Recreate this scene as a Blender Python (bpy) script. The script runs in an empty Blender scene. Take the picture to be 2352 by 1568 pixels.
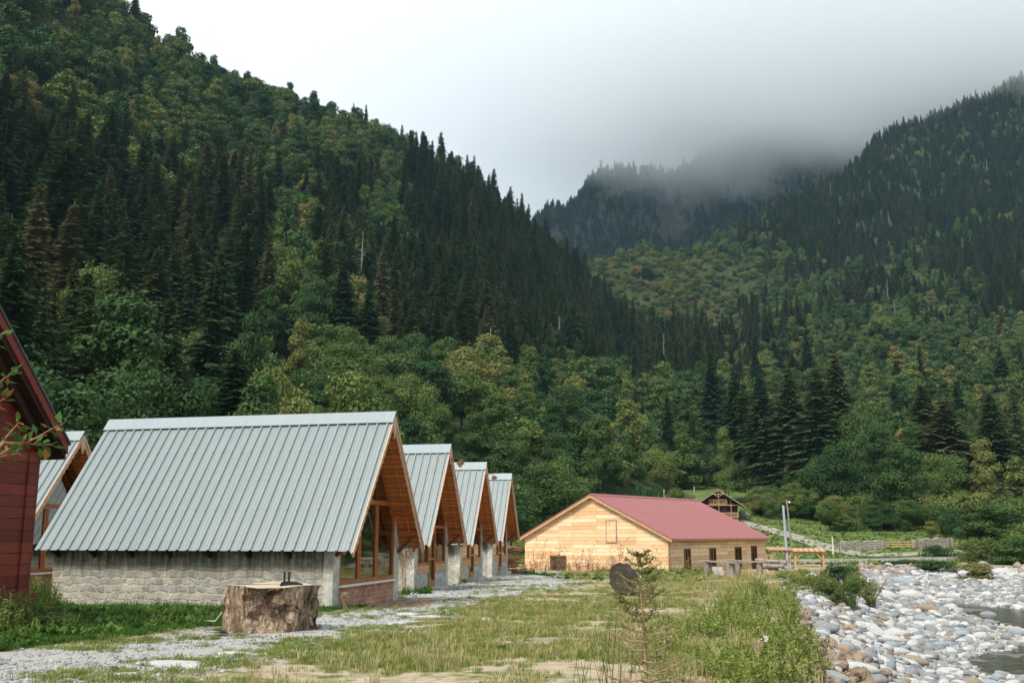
import bpy, bmesh, math, random
import numpy as np
from mathutils import Vector, Matrix
rad = math.radians
S = bpy.context.scene
COL = S.collection
rng = np.random.default_rng(7)
random.seed(7)

# ------------------------------------------------------------------ camera, sky, sun
FPX = 2352*35/36
PITCH = rad(10.9)
EYE = np.array([0., 0., 2.1])
cam = bpy.data.cameras.new('camera'); cam.lens = 35; cam.sensor_width = 36
cam.clip_start = .1; cam.clip_end = 12000
camo = bpy.data.objects.new('camera', cam); COL.objects.link(camo)
camo.location = EYE; camo.rotation_euler = (rad(90)+PITCH, 0, 0)
S.camera = camo
S.view_settings.view_transform = 'Standard'; S.view_settings.look = 'None'
S.view_settings.exposure = 1.5; S.view_settings.gamma = 1
S.cycles.use_denoising = True
S.cycles.max_bounces = 10; S.cycles.diffuse_bounces = 3; S.cycles.glossy_bounces = 3
S.cycles.transmission_bounces = 4; S.cycles.transparent_max_bounces = 8; S.cycles.volume_bounces = 8
S.cycles.volume_step_rate = 2; S.cycles.volume_max_steps = 128

SUN_EL, SUN_AZ = 50, 215       # azimuth clockwise from +Y: behind the camera, over the left shoulder
sun = bpy.data.lights.new('sun', 'SUN'); sun.energy = 1.5; sun.angle = rad(14); sun.color = (1, .95, .87)
suno = bpy.data.objects.new('sun', sun); COL.objects.link(suno)
d = Vector((math.sin(rad(SUN_AZ))*math.cos(rad(SUN_EL)), math.cos(rad(SUN_AZ))*math.cos(rad(SUN_EL)), math.sin(rad(SUN_EL))))
suno.rotation_euler = d.to_track_quat('Z', 'Y').to_euler()

def N(nt, typ, **kw):
    n = nt.nodes.new(typ)
    for k, v in kw.items():
        if k.startswith('i_'):
            k = k[2:]; k = int(k) if k.isdigit() else k.replace('_', ' ')
            n.inputs[k].default_value = v
        else: setattr(n, k, v)
    return n
def LK(nt, a, b): nt.links.new(a, b)
def ramp(nt, fac, stops, interp='LINEAR'):
    r = nt.nodes.new('ShaderNodeValToRGB'); r.color_ramp.interpolation = interp
    el = r.color_ramp.elements
    while len(el) < len(stops): el.new(.5)
    for e, (p, c) in zip(el, stops):
        e.position = p; e.color = (*c, 1) if len(c) == 3 else c
    if fac is not None: LK(nt, fac, r.inputs[0])
    return r.outputs[0]
def mixc(nt, fac, a, b, typ='MIX'):
    m = nt.nodes.new('ShaderNodeMix'); m.data_type = 'RGBA'; m.blend_type = typ
    for i, v in ((0, fac), (6, a), (7, b)):
        if isinstance(v, (int, float)): m.inputs[i].default_value = v
        elif isinstance(v, tuple): m.inputs[i].default_value = (*v, 1) if len(v) == 3 else v
        else: LK(nt, v, m.inputs[i])
    return m.outputs[2]
def math_(nt, op, a, b=None, c=None, clamp=False):
    m = nt.nodes.new('ShaderNodeMath'); m.operation = op; m.use_clamp = clamp
    for i, v in enumerate((a, b, c)):
        if v is None: continue
        if isinstance(v, (int, float)): m.inputs[i].default_value = v
        else: LK(nt, v, m.inputs[i])
    return m.outputs[0]
def noise(nt, vec, scale, detail=4, rough=.55, dist=0):
    n = N(nt, 'ShaderNodeTexNoise'); n.inputs['Scale'].default_value = scale
    n.inputs['Detail'].default_value = detail; n.inputs['Roughness'].default_value = rough
    n.inputs['Distortion'].default_value = dist
    if vec is not None: LK(nt, vec, n.inputs['Vector'])
    return n.outputs[0]
def mapr(nt, v, a, b, c=0., d=1.):
    m = N(nt, 'ShaderNodeMapRange'); LK(nt, v, m.inputs[0])
    for i, x in enumerate((a, b, c, d)): m.inputs[i+1].default_value = x
    return m.outputs[0]

W = bpy.data.worlds.new('World'); S.world = W; W.use_nodes = True
nt = W.node_tree; nt.nodes.clear()
wo = N(nt, 'ShaderNodeOutputWorld'); bg = N(nt, 'ShaderNodeBackground')
sky = N(nt, 'ShaderNodeTexSky', sky_type='NISHITA', sun_disc=False, sun_elevation=rad(SUN_EL), sun_rotation=rad(SUN_AZ), dust_density=2.)
tc = N(nt, 'ShaderNodeTexCoord'); mp = N(nt, 'ShaderNodeMapping'); mp.inputs['Scale'].default_value = (1, 1, 1.6)
LK(nt, tc.outputs['Generated'], mp.inputs[0])
n1 = noise(nt, mp.outputs[0], 2.2, 3, .45)
n2 = noise(nt, mp.outputs[0], 4.5, 5, .55, .5)
sx = N(nt, 'ShaderNodeSeparateXYZ'); LK(nt, tc.outputs['Generated'], sx.inputs[0])
# overcast deck: thicker and darker towards the head of the valley (right and low), brightest overhead to the left
h = mapr(nt, sx.outputs[2], .18, .50, 0, 1)
x_ = mapr(nt, sx.outputs[0], -.30, .50, 0, 1)
b1 = math_(nt, 'MULTIPLY_ADD', h, .62, math_(nt, 'MULTIPLY', x_, -.62))
b2 = math_(nt, 'ADD', b1, math_(nt, 'MULTIPLY_ADD', n1, .6, .16))
b3 = math_(nt, 'ADD', b2, math_(nt, 'MULTIPLY_ADD', n2, .75, -.36))
cl = ramp(nt, b3, [(0., (2.0, 2.15, 2.35)), (.4, (2.9, 3.1, 3.3)), (.7, (4.1, 4.25, 4.4)), (1., (5.2, 5.35, 5.35))])
teal = mixc(nt, math_(nt, 'MULTIPLY', mapr(nt, sx.outputs[0], .12, .55), mapr(nt, sx.outputs[2], .2, .6)), cl, mixc(nt, 1., cl, (.86, 1.06, 1.12), 'MULTIPLY'))
mx = mixc(nt, .94, sky.outputs[0], teal)
LK(nt, mx, bg.inputs[0]); bg.inputs[1].default_value = .085; LK(nt, bg.outputs[0], wo.inputs[0])

# ------------------------------------------------------------------ helpers
def tag(o, label=None, cat=None, group=None, kind=None):
    if label: o['label'] = label
    if cat: o['category'] = cat
    if group: o['group'] = group
    if kind: o['kind'] = kind
    return o
def at(u, v, Y):
    """A point at depth Y along the sight line of the photograph's pixel (2352 px wide)."""
    x = np.asarray(u, float)-1176; h = 784-np.asarray(v, float)
    dy = FPX*math.cos(PITCH)-h*math.sin(PITCH); dz = FPX*math.sin(PITCH)+h*math.cos(PITCH)
    k = np.asarray(Y)/dy
    return np.stack([x*k, np.broadcast_to(Y, np.shape(k)).astype(float), EYE[2]+dz*k], -1)
def proj(P):
    P = np.asarray(P, float)-EYE
    dd = P[..., 1]*math.cos(PITCH)+P[..., 2]*math.sin(PITCH); h = -P[..., 1]*math.sin(PITCH)+P[..., 2]*math.cos(PITCH)
    dd = np.where(dd < .01, .01, dd)
    return 1176+FPX*P[..., 0]/dd, 784-FPX*h/dd, dd
def onplane(u, v, z):
    p = at(u, v, 1.0); t = (z-EYE[2])/(p[..., 2]-EYE[2])
    return np.stack([p[..., 0]*t, t], -1)
def vnoise(x, y, seed=0):
    xi = np.floor(x).astype(np.int64); yi = np.floor(y).astype(np.int64); fx = x-xi; fy = y-yi
    def hsh(a, b):
        n = (a*374761393+b*668265263+seed*1442695041) & 0xffffffff
        n = ((n ^ (n >> 13))*1274126177) & 0xffffffff
        return ((n ^ (n >> 16)) & 0xffff)/65535.
    fx = fx*fx*(3-2*fx); fy = fy*fy*(3-2*fy)
    return (hsh(xi, yi)*(1-fx)+hsh(xi+1, yi)*fx)*(1-fy)+(hsh(xi, yi+1)*(1-fx)+hsh(xi+1, yi+1)*fx)*fy
def fbm(x, y, seed=0, oc=4):
    s = 0; a = .5
    for i in range(oc): s = s+a*(vnoise(x*2**i, y*2**i, seed+i)-.5)*2; a *= .5
    return s
def sstep(x, a, b):
    t = np.clip((x-a)/(b-a), 0, 1); return t*t*(3-2*t)
def segdist(px, py, poly, closed=False):
    """distance to a polyline and side (positive on its right hand)"""
    best = np.full(np.shape(px), 1e9); side = np.zeros(np.shape(px))
    n = len(poly)
    for i in range(n if closed else n-1):
        a = poly[i]; b = poly[(i+1) % n]; ab = b-a; L2 = ab@ab
        t = np.clip(((px-a[0])*ab[0]+(py-a[1])*ab[1])/L2, 0, 1)
        dx = px-a[0]-t*ab[0]; dy = py-a[1]-t*ab[1]; dd = np.hypot(dx, dy)
        m = dd < best-1e-9; cr = ab[1]*(px-a[0])-ab[0]*(py-a[1])
        best = np.where(m, dd, best); side = np.where(m, np.sign(cr), side)
    return best, side
def inpoly(px, py, poly):
    r = np.zeros(np.shape(px), bool); n = len(poly)
    for i in range(n):
        x1, y1 = poly[i]; x2, y2 = poly[(i+1) % n]
        c = ((y1 > py) != (y2 > py)) & (px < (x2-x1)*(py-y1)/((y2-y1) if y2 != y1 else 1e-9)+x1)
        r ^= c
    return r
def sdpoly(px, py, poly):
    d_, _ = segdist(px, py, poly, True)
    return np.where(inpoly(px, py, poly), -d_, d_)

def mesh_np(name, V, F, mats=(), smooth=False, fm=None, attrs=None):
    """V (n,3); F list of (m,k) index arrays"""
    me = bpy.data.meshes.new(name)
    V = np.asarray(V, np.float32); F = [np.asarray(f, np.int32) for f in (F if isinstance(F, list) else [F]) if len(f)]
    me.vertices.add(len(V)); me.vertices.foreach_set('co', V.ravel())
    li = np.concatenate([f.ravel() for f in F]); tot = np.concatenate([np.full(len(f), f.shape[1]) for f in F])
    st = np.concatenate([[0], np.cumsum(tot)[:-1]])
    me.loops.add(len(li)); me.loops.foreach_set('vertex_index', li)
    me.polygons.add(len(tot)); me.polygons.foreach_set('loop_start', st.astype(np.int32)); 
    if fm is not None: me.polygons.foreach_set('material_index', np.asarray(fm, np.int32))
    me.polygons.foreach_set('use_smooth', np.full(len(tot), bool(smooth)))
    for m in (mats if isinstance(mats, (list, tuple)) else [mats]): me.materials.append(m)
    for k, v in (attrs or {}).items():
        a = me.attributes.new(k, 'FLOAT', 'POINT'); a.data.foreach_set('value', np.asarray(v, np.float32).ravel())
    me.update(calc_edges=True); me.validate()
    return me
def obj(name, me, parent=None, loc=None, link=True):
    o = bpy.data.objects.new(name, me)
    if link: COL.objects.link(o)
    if parent is not None: o.parent = parent
    if loc is not None: o.location = loc
    return o
def empty(name, loc=(0, 0, 0), rz=0):
    o = bpy.data.objects.new(name, None); COL.objects.link(o); o.location = loc; o.rotation_euler = (0, 0, rz)
    o.empty_display_size = .2
    return o
def gridfaces(nr, nc):
    i = np.arange(nr-1)[:, None]*nc+np.arange(nc-1)[None]
    i = i.ravel(); return np.stack([i, i+1, i+nc+1, i+nc], 1)

def mat(name, rough=.7, spec=.3):
    m = bpy.data.materials.new(name); m.use_nodes = True
    nt = m.node_tree; b = nt.nodes['Principled BSDF']
    b.inputs['Roughness'].default_value = rough; b.inputs['Specular IOR Level'].default_value = spec
    return m, nt, b
def bump(nt, b, h, strength=.4, dist=.02):
    n = N(nt, 'ShaderNodeBump'); n.inputs['Strength'].default_value = strength; n.inputs['Distance'].default_value = dist
    LK(nt, h, n.inputs['Height']); LK(nt, n.outputs[0], b.inputs['Normal'])
def flat(name, c, rough=.7, spec=.3, var=.25, scale=6, metal=0.):
    m, nt, b = mat(name, rough, spec); t = N(nt, 'ShaderNodeTexCoord')
    n = noise(nt, t.outputs['Object'], scale, 5, .6)
    a = tuple(x*(1-var) for x in c); z = tuple(min(1, x*(1+var)) for x in c)
    LK(nt, ramp(nt, n, [(.3, a), (.7, z)]), b.inputs['Base Color']); b.inputs['Metallic'].default_value = metal
    return m

# ------------------------------------------------------------------ terrain of the valley floor
def base_h(x, y):
    z = np.interp(y, [-60, 12, 28, 50, 75, 105, 112, 165, 260, 420], [.55, .5, .05, -.2, -.62, -.9, -.8, 3.9, 14, 26])
    left = sstep(-x+y*.02, 0, 30)*sstep(y, 60, 110)
    return z+left*1.5
BANK = onplane(np.array([1870, 1838, 1822, 1808, 1785, 1790]), np.array([1700, 1568, 1500, 1460, 1400, 1345]), np.array([.5, .5, .42, .4, .2, -.1]))
BANK = np.vstack([[BANK[0, 0]-1.2, -60], BANK, onplane(np.array([1860, 1950, 2060, 2160, 2352, 2700]), np.array([1325, 1304, 1298, 1296, 1300, 1304]), np.array([-.3, -.5, -.6, -.6, -.6, -.6]))])
ZW = -1.62
WATER = onplane(np.array([2160, 2352, 2800, 3300, 2700, 2352, 2262, 2215, 2270, 2330, 2370, 2320, 2235]),
                np.array([1382, 1399, 1420, 1620, 1640, 1556, 1550, 1515, 1497, 1490, 1466, 1442, 1420]), ZW)
def H(x, y, detail=True):
    x = np.asarray(x, float); y = np.asarray(y, float)
    b = base_h(x, y)
    d_, s_ = segdist(x, y, BANK); sd = d_*s_
    w = sdpoly(x, y, WATER)
    bed = ZW+np.clip(w*.032, -.45, .42)+.05*fbm(x*.35, y*.35, 5)
    width = np.interp(y, [10, 30, 60, 90], [3.2, 4.2, 5.0, 3.0])
    k = sstep(sd, -.2, width)
    z = b+(bed-b)*k
    if detail:
        z = z+(1-k)*(.07*fbm(x*.25, y*.25, 1)+.025*fbm(x*1.3, y*1.3, 2))+k*.10*fbm(x*.9, y*.9, 3)
        cheek = np.exp(-((sd+.2)/1.2)**2); z = z+.16*cheek*(fbm(x*.6, y*.6, 9)+.35)
    return z
def gpt(u, v):
    """where the sight line of a pixel meets the ground"""
    u = np.asarray(u, float); v = np.asarray(v, float)
    z = np.zeros(u.shape)
    for _ in range(12):
        p = onplane(u, v, np.minimum(z, 1.6)); z = .5*z+.5*base_h(p[..., 0], np.clip(p[..., 1], 0, 400))
    return p
def gpoly(pts): a = np.array(pts, float); return gpt(a[:, 0], a[:, 1])
def ground3(u, v):
    p = gpt(u, v); return np.array([p[0], p[1], float(H(p[0], p[1]))])

GRAVEL = gpoly([(-300, 1568), (-60, 1500), (120, 1480), (300, 1462), (480, 1440), (620, 1425), (760, 1405), (905, 1385), (905, 1368), (980, 1348), (1040, 1330), (1100, 1316), (1180, 1308), (1290, 1308),
                (1330, 1316), (1290, 1322), (1330, 1340), (1310, 1352), (1200, 1362), (1120, 1378), (1070, 1395), (1040, 1418), (960, 1432), (870, 1452), (760, 1475), (690, 1500), (560, 1522), (380, 1552), (250, 1600), (-300, 1700)])
LUSH = gpoly([(-300, 1395), (130, 1398), (800, 1388), (905, 1380), (890, 1392), (720, 1408), (600, 1425), (480, 1438), (300, 1458), (110, 1478), (-40, 1500), (-100, 1568), (-400, 1600)])
SAND = gpoly([(800, 1392), (900, 1380), (1010, 1375), (1000, 1392), (880, 1400)])

def make_ground():
    ys = np.concatenate([np.linspace(-60, 2, 12)[:-1], 2+np.cumsum(np.concatenate([[0], .028*1.0118**np.arange(470)]))])
    ys = ys[ys < 420]; ys = np.append(ys, 440)
    s = np.linspace(-1, 1, 460); s = np.sign(s)*np.abs(s)**1.05
    X = s[None]*(np.clip(ys, 0, None)[:, None]*.78+14); Y = np.broadcast_to(ys[:, None], X.shape)
    Z = H(X, Y)
    x, y = X.ravel(), Y.ravel()
    d_, s_ = segdist(x, y, BANK); sd = d_*s_
    gr = sdpoly(x, y, GRAVEL); lu = sdpoly(x, y, LUSH); sa = sdpoly(x, y, SAND)
    g = 1-sstep(gr, -1.0, .7); l = 1-sstep(lu, -.5, .3); sa = 1-sstep(sa, -.4, .3)
    me = mesh_np('ground', np.stack([x, y, Z.ravel()], 1), gridfaces(*X.shape), [M_ground], True,
                 attrs={'gravel': g, 'lush': l, 'sand': sa, 'bank': sstep(sd, -.5, .4), 'bed': sstep(sd, 1.2, 2.4),
                        'far': sstep(y, 85, 120)})
    return tag(obj('ground', me), kind='structure')

def attr(nt, name):
    a = N(nt, 'ShaderNodeAttribute'); a.attribute_name = name; return a.outputs['Fac']
m, nt, b = mat('ground_mix', .95, .15); M_ground = m
t = N(nt, 'ShaderNodeTexCoord').outputs['Object']
na = noise(nt, t, .45, 5, .6); nb = noise(nt, t, 2.6, 5, .65); nc = noise(nt, t, 18, 4, .7); nd = noise(nt, t, 60, 2, .6)
soil = ramp(nt, nb, [(.25, (.26, .185, .115)), (.5, (.44, .34, .235)), (.75, (.60, .50, .38))])
soil = mixc(nt, mapr(nt, nc, .35, .7), soil, (.42, .34, .25))
grassc = ramp(nt, nb, [(.3, (.10, .13, .035)), (.55, (.20, .22, .065)), (.8, (.36, .33, .16))])
lushc = ramp(nt, nb, [(.3, (.02, .055, .010)), (.6, (.05, .13, .018)), (.8, (.12, .2, .04))])
vor = N(nt, 'ShaderNodeTexVoronoi'); vor.inputs['Scale'].default_value = 26; LK(nt, t, vor.inputs['Vector'])
gravc = mixc(nt, .65, ramp(nt, nc, [(.25, (.24, .23, .215)), (.55, (.46, .45, .43)), (.8, (.66, .65, .62))]), (.40, .39, .37), 'MIX')
gravc = mixc(nt, .35, gravc, (.42, .405, .38))
gravc = mixc(nt, mapr(nt, nb, .5, .75, 0, .6), gravc, (.33, .30, .24))
g1 = mixc(nt, mapr(nt, math_(nt, 'ADD', math_(nt, 'MULTIPLY', na, .6), math_(nt, 'MULTIPLY', nb, .4)), .44, .52), grassc, soil)
fm = math_(nt, 'ADD', attr(nt, 'gravel'), math_(nt, 'MULTIPLY_ADD', nb, 1.7, -.85))
g2 = mixc(nt, mapr(nt, fm, .4, .62), g1, gravc)
g3 = mixc(nt, mapr(nt, math_(nt, 'ADD', attr(nt, 'lush'), math_(nt, 'MULTIPLY_ADD', nb, .9, -.45)), .4, .6), g2, lushc)
g4 = mixc(nt, mapr(nt, math_(nt, 'ADD', attr(nt, 'sand'), math_(nt, 'MULTIPLY_ADD', nb, .9, -.45)), .4, .7), g3, (.46, .27, .15))
bankc = ramp(nt, nc, [(.25, (.10, .065, .04)), (.6, (.30, .22, .15)), (.8, (.5, .42, .33))])
g5 = mixc(nt, mapr(nt, math_(nt, 'ADD', attr(nt, 'bank'), math_(nt, 'MULTIPLY_ADD', nb, .7, -.35)), .4, .7), g4, bankc)
bedc = ramp(nt, nc, [(.25, (.07, .065, .06)), (.6, (.20, .19, .18)), (.8, (.34, .33, .31))])
g6 = mixc(nt, mapr(nt, math_(nt, 'ADD', attr(nt, 'bed'), math_(nt, 'MULTIPLY_ADD', nb, .7, -.35)), .4, .7), g5, bedc)
farc = ramp(nt, noise(nt, t, .25, 6, .65), [(.3, (.05, .10, .02)), (.52, (.10, .15, .035)), (.7, (.24, .22, .10))])
g7 = mixc(nt, math_(nt, 'MULTIPLY', attr(nt, 'far'), math_(nt, 'SUBTRACT', 1, attr(nt, 'bed'))), g6, farc)
LK(nt, g7, b.inputs['Base Color'])
bump(nt, b, math_(nt, 'ADD', nc, math_(nt, 'MULTIPLY', nd, .6)), .7, .05)
ground = make_ground()

# water
m, nt, b = mat('river_water', .16, .3); M_water = m
t = N(nt, 'ShaderNodeTexCoord').outputs['Object']
n_ = noise(nt, t, 1.4, 5, .65, .6)
LK(nt, ramp(nt, n_, [(.35, (.030, .036, .022)), (.62, (.07, .07, .045)), (.74, (.25, .26, .24))]), b.inputs['Base Color'])
bump(nt, b, n_, .8, .10)
wp = np.array([[8, 2], [95, 2], [110, 60], [70, 75], [10, 60]], float)
gx, gy = np.meshgrid(np.linspace(6, 110, 120), np.linspace(4, 80, 90)); 
water = tag(obj('river_water', mesh_np('river_water', np.stack([gx.ravel(), gy.ravel(), np.full(gx.size, ZW)], 1), gridfaces(90, 120), [M_water], True)), kind='structure')

# ------------------------------------------------------------------ mountains
def loft(name, us, foot, rv, rY, vf, yf, ns=170, ntt=150, amp=.018, mats=None, seed=0, back=1.3):
    us = np.array(us, float); cols = []
    rv = np.array(rv, float); rY = np.array(rY, float); fY = np.array(foot, float)
    x0 = (us-1176)/FPX*fY*1.02; z0 = base_h(x0, fY)-1.2
    P0 = np.stack([x0, fY, z0], 1); _, v0, _ = proj(P0)
    lines = [P0]
    for a, c in zip(vf[1:], yf[1:]): lines.append(at(us, v0+(rv-v0)*a, fY+(rY-fY)*c))
    rd = lines[-1]; cx = rd.copy(); cx[:, :2] *= back; cx[:, 2] = rd[:, 2]*.55; lines.append(cx)
    L = np.array(lines)                                     # lines x cols x 3
    s = np.linspace(0, len(us)-1, ns); si = np.clip(s.astype(int), 0, len(us)-2); fs = s-si
    def cat(A, i, f):   # Catmull-Rom along axis 0
        n = len(A); g = lambda k: A[np.clip(k, 0, n-1)]
        p0, p1, p2, p3 = g(i-1), g(i), g(i+1), g(i+2); f = f.reshape((-1,)+(1,)*(A.ndim-1))
        return .5*(2*p1+(p2-p0)*f+(2*p0-5*p1+4*p2-p3)*f*f+(3*p1-p0-3*p2+p3)*f**3)
    Ls = cat(L.transpose(1, 0, 2), si, fs).transpose(1, 0, 2)
    t = np.linspace(0, len(L)-1, ntt); ti = np.clip(t.astype(int), 0, len(L)-2)
    G = cat(Ls, ti, t-ti)
    x, y = G[..., 0], G[..., 1]; env = np.clip(t/1.0, 0, 1)[:, None]
    G[..., 2] += env*amp*y*(fbm(x/90, y/90, seed, 4)*1.2+.5*(1-np.abs(fbm(x/45, y/45, seed+7, 2))*2))
    me = mesh_np(name, G.reshape(-1, 3), gridfaces(ntt, ns), mats, True)
    o = tag(obj(name, me), kind='structure')
    return o, G
m, nt, b = mat('forest_floor', .95, .1); M_hill = m
t = N(nt, 'ShaderNodeTexCoord').outputs['Object']
LK(nt, ramp(nt, noise(nt, t, .05, 8, .7), [(.3, (.018, .028, .010)), (.55, (.035, .05, .016)), (.75, (.075, .085, .03))]), b.inputs['Base Color'])
m, nt, b = mat('rocky_mountainside', .95, .1); M_rock = m
t = N(nt, 'ShaderNodeTexCoord').outputs['Object']
ge = N(nt, 'ShaderNodeNewGeometry'); sp = N(nt, 'ShaderNodeSeparateXYZ'); LK(nt, ge.outputs['Normal'], sp.inputs[0])
rk = ramp(nt, noise(nt, t, .06, 9, .75), [(.3, (.03, .03, .028)), (.6, (.13, .12, .11)), (.75, (.26, .24, .22))])
gs = ramp(nt, noise(nt, t, .012, 8, .7), [(.35, (.010, .020, .009)), (.62, (.024, .036, .016)), (.78, (.07, .062, .03))])
LK(nt, mixc(nt, mapr(nt, math_(nt, 'ADD', sp.outputs[2], math_(nt, 'MULTIPLY', noise(nt, t, .02, 4, .6), .3)), .50, .62), rk, gs), b.inputs['Base Color'])
VF = [0, .25, .5, .75, 1]
hillL, GL = loft('hillside_left', [-500, -200, 100, 350, 600, 800, 1000, 1110, 1250, 1350, 1450, 1560, 1660, 1740],
    [55, 60, 66, 74, 84, 95, 112, 122, 140, 165, 200, 240, 280, 300],
    [-540, -285, -50, 165, 278, 355, 440, 500, 605, 705, 800, 880, 940, 1000],
    [300, 330, 390, 440, 490, 540, 600, 640, 700, 720, 700, 560, 450, 380], VF, [0, .10, .28, .55, 1], mats=[M_hill], seed=11)
hillR, GR = loft('hillside_right', [1330, 1420, 1520, 1600, 1700, 1800, 1900, 1985, 2050, 2150, 2352, 2600, 2900],
    [300, 290, 275, 262, 240, 215, 195, 182, 175, 165, 150, 140, 130],
    [690, 650, 625, 622, 560, 525, 480, 425, 368, 318, 235, 120, -40],
    [850, 850, 880, 900, 950, 1000, 1050, 1100, 1150, 1200, 1200, 1150, 1100], [0, .22, .42, .6, .78, 1], [0, .14, .3, .5, .72, 1], ns=230, ntt=190, mats=[M_hill], seed=31)
hillB, GB = loft('mountain_back', [1100, 1190, 1250, 1320, 1370, 1480, 1540, 1600, 1680, 1760, 1850, 1930, 2000, 2120, 2300],
    [1100]*15, [610, 565, 540, 497, 450, 435, 445, 410, 372, 352, 350, 360, 340, 290, 260],
    [1500, 1500, 1500, 1540, 1580, 1640, 1700, 1750, 1800, 1850, 1850, 1880, 1900, 1900, 1900], [0, .3, .55, .8, 1], [0, .25, .5, .78, 1], ns=260, ntt=150, amp=.013, mats=[M_rock], seed=51)

# ------------------------------------------------------------------ tree models
def leafmat(name, stops, rough=.75, trans=.22, nscale=.9):
    m, nt, b = mat(name, rough, .12)
    oi = N(nt, 'ShaderNodeObjectInfo'); t = N(nt, 'ShaderNodeTexCoord').outputs['Object']
    c = ramp(nt, oi.outputs['Random'], stops)
    n = noise(nt, t, nscale, 3, .6)
    c = mixc(nt, 1., c, ramp(nt, n, [(.3, (.62, .66, .6)), (.7, (1.35, 1.3, 1.15))]), 'MULTIPLY')
    LK(nt, c, b.inputs['Base Color'])
    tr = N(nt, 'ShaderNodeBsdfTranslucent'); LK(nt, c, tr.inputs[0])
    mxs = N(nt, 'ShaderNodeMixShader'); mxs.inputs[0].default_value = trans
    LK(nt, b.outputs[0], mxs.inputs[1]); LK(nt, tr.outputs[0], mxs.inputs[2])
    LK(nt, mxs.outputs[0], nt.nodes['Material Output'].inputs[0])
    return m
M_spruce = leafmat('spruce_needles', [(0, (.024, .052, .022)), (.3, (.040, .074, .028)), (.6, (.058, .090, .033)), (.88, (.082, .102, .040)), (1, (.12, .108, .055))])
M_broad = leafmat('broad_leaves', [(0, (.030, .076, .029)), (.2, (.047, .100, .035)), (.45, (.072, .130, .042)), (.7, (.105, .162, .050)), (.9, (.150, .192, .058)), (.992, (.205, .19, .07)), (1, (.25, .17, .08))])
M_shrubl = leafmat('shrub_leaves', [(0, (.065, .105, .035)), (.3, (.10, .14, .044)), (.65, (.15, .175, .058)), (.95, (.20, .195, .070)), (1, (.25, .18, .09))])
M_bark = flat('bark', (.085, .065, .05), .9, .1, .5, 3)
M_pale = flat('pale_dead_wood', (.36, .33, .29), .9, .1, .3, 3)

def cards(C, D, Uv, w, l):
    """quads: centre C, axis D (length l), side Uv (width w)"""
    C, D, Uv = map(np.asarray, (C, D, Uv)); w = np.reshape(w, (-1, 1)); l = np.reshape(l, (-1, 1))
    V = np.stack([C-D*l/2-Uv*w*.25, C-D*l*.1+Uv*w/2, C+D*l/2, C-D*l*.1-Uv*w/2], 1).reshape(-1, 3)
    return V, np.arange(len(V)).reshape(-1, 4)
def norm(a): return a/np.maximum(np.linalg.norm(a, axis=-1, keepdims=True), 1e-9)
def tube(path, radii, n=6):
    path = np.asarray(path, float); V = []; T = norm(np.gradient(path, axis=0))
    ref = np.array([.3, .9, .1]) if abs(T[0][2]) > .7 else np.array([0, 0, 1.])
    for p, t_, r in zip(path, T, radii):
        a = norm(np.cross(t_, ref)); b_ = np.cross(t_, a)
        for k in range(n):
            an = 2*math.pi*k/n; V.append(p+r*(math.cos(an)*a+math.sin(an)*b_))
    F = []
    for i in range(len(path)-1):
        for k in range(n): F.append((i*n+k, i*n+(k+1) % n, (i+1)*n+(k+1) % n, (i+1)*n+k))
    return np.array(V), np.array(F)
def join(parts):
    Vs, Fs, o = [], [], 0
    for V, F in parts:
        Vs.append(np.asarray(V)); Fs.append(np.asarray(F)+o); o += len(V)
    return np.concatenate(Vs), Fs

def make_spruce(seed, hgt=16., rb=2.9, dens=1., droop=.35, bare=.06, sparse=.0):
    r = np.random.default_rng(seed); C = []; D = []; U = []; Wd = []; Ln = []
    z = bare*hgt; lean = r.normal(0, .15, 2)
    while z < hgt*.985:
        f = 1-z/hgt; R = rb*f**.82*(1+.18*r.normal())
        n = int(max(4, (6+4*f)*dens))
        a0 = r.uniform(0, 6.28)
        for k in range(n):
            if r.random() < sparse: continue
            az = a0+6.283*(k+r.uniform(-.35, .35))/n; L = max(.25, R*r.uniform(.65, 1.12))
            out = np.array([math.cos(az), math.sin(az), 0]); side = np.array([-out[1], out[0], 0])
            m_ = max(2, int(2+L*2.0)); zz = z+r.uniform(-.2, .2)
            up0 = .45*(1-f)-.15*f
            for j in range(m_):
                q = (j+.5)/m_; dz = up0*q*L-droop*L*q*q+(.10*L*q**3)
                p = out*L*q+np.array([0, 0, zz+dz])
                wdt = (.32+.50*(1-q))*min(1.3, .45+L*.35)
                for s_ in (-1, 1):
                    d_ = norm(out*r.uniform(.7, 1.1)+side*s_*r.uniform(.35, .95)+np.array([0, 0, -.25-.35*r.random()]))
                    u_ = norm(np.cross(d_, np.array([0, 0, 1.]))+.6*r.normal(size=3)*np.array([.5, .5, 1]))
                    C.append(p+d_*wdt*.5); D.append(d_); U.append(u_); Wd.append(wdt*r.uniform(.35, .6)); Ln.append(wdt*1.7)
        z += hgt*.021*r.uniform(.75, 1.3)*(.6+.7*f)
    C.append((0, 0, hgt*.99)); D.append((0, 0, 1)); U.append((1, 0, 0)); Wd.append(.12); Ln.append(1.2)
    V, F = cards(np.array(C), np.array(D), np.array(U), np.array(Wd), np.array(Ln))
    V[:, 0] += lean[0]*(V[:, 2]/hgt)**2; V[:, 1] += lean[1]*(V[:, 2]/hgt)**2
    crown = mesh_np('spruce_crown', V, F, [M_spruce])
    zs = np.linspace(-1.2, hgt*.97, 7); tV, tF = tube(np.stack([lean[0]*(zs/hgt)**2, lean[1]*(zs/hgt)**2, zs], 1), .26*(1-zs/hgt*.96)+.015, 7)
    return crown, mesh_np('spruce_trunk', tV, tF, [M_bark], True)

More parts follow.
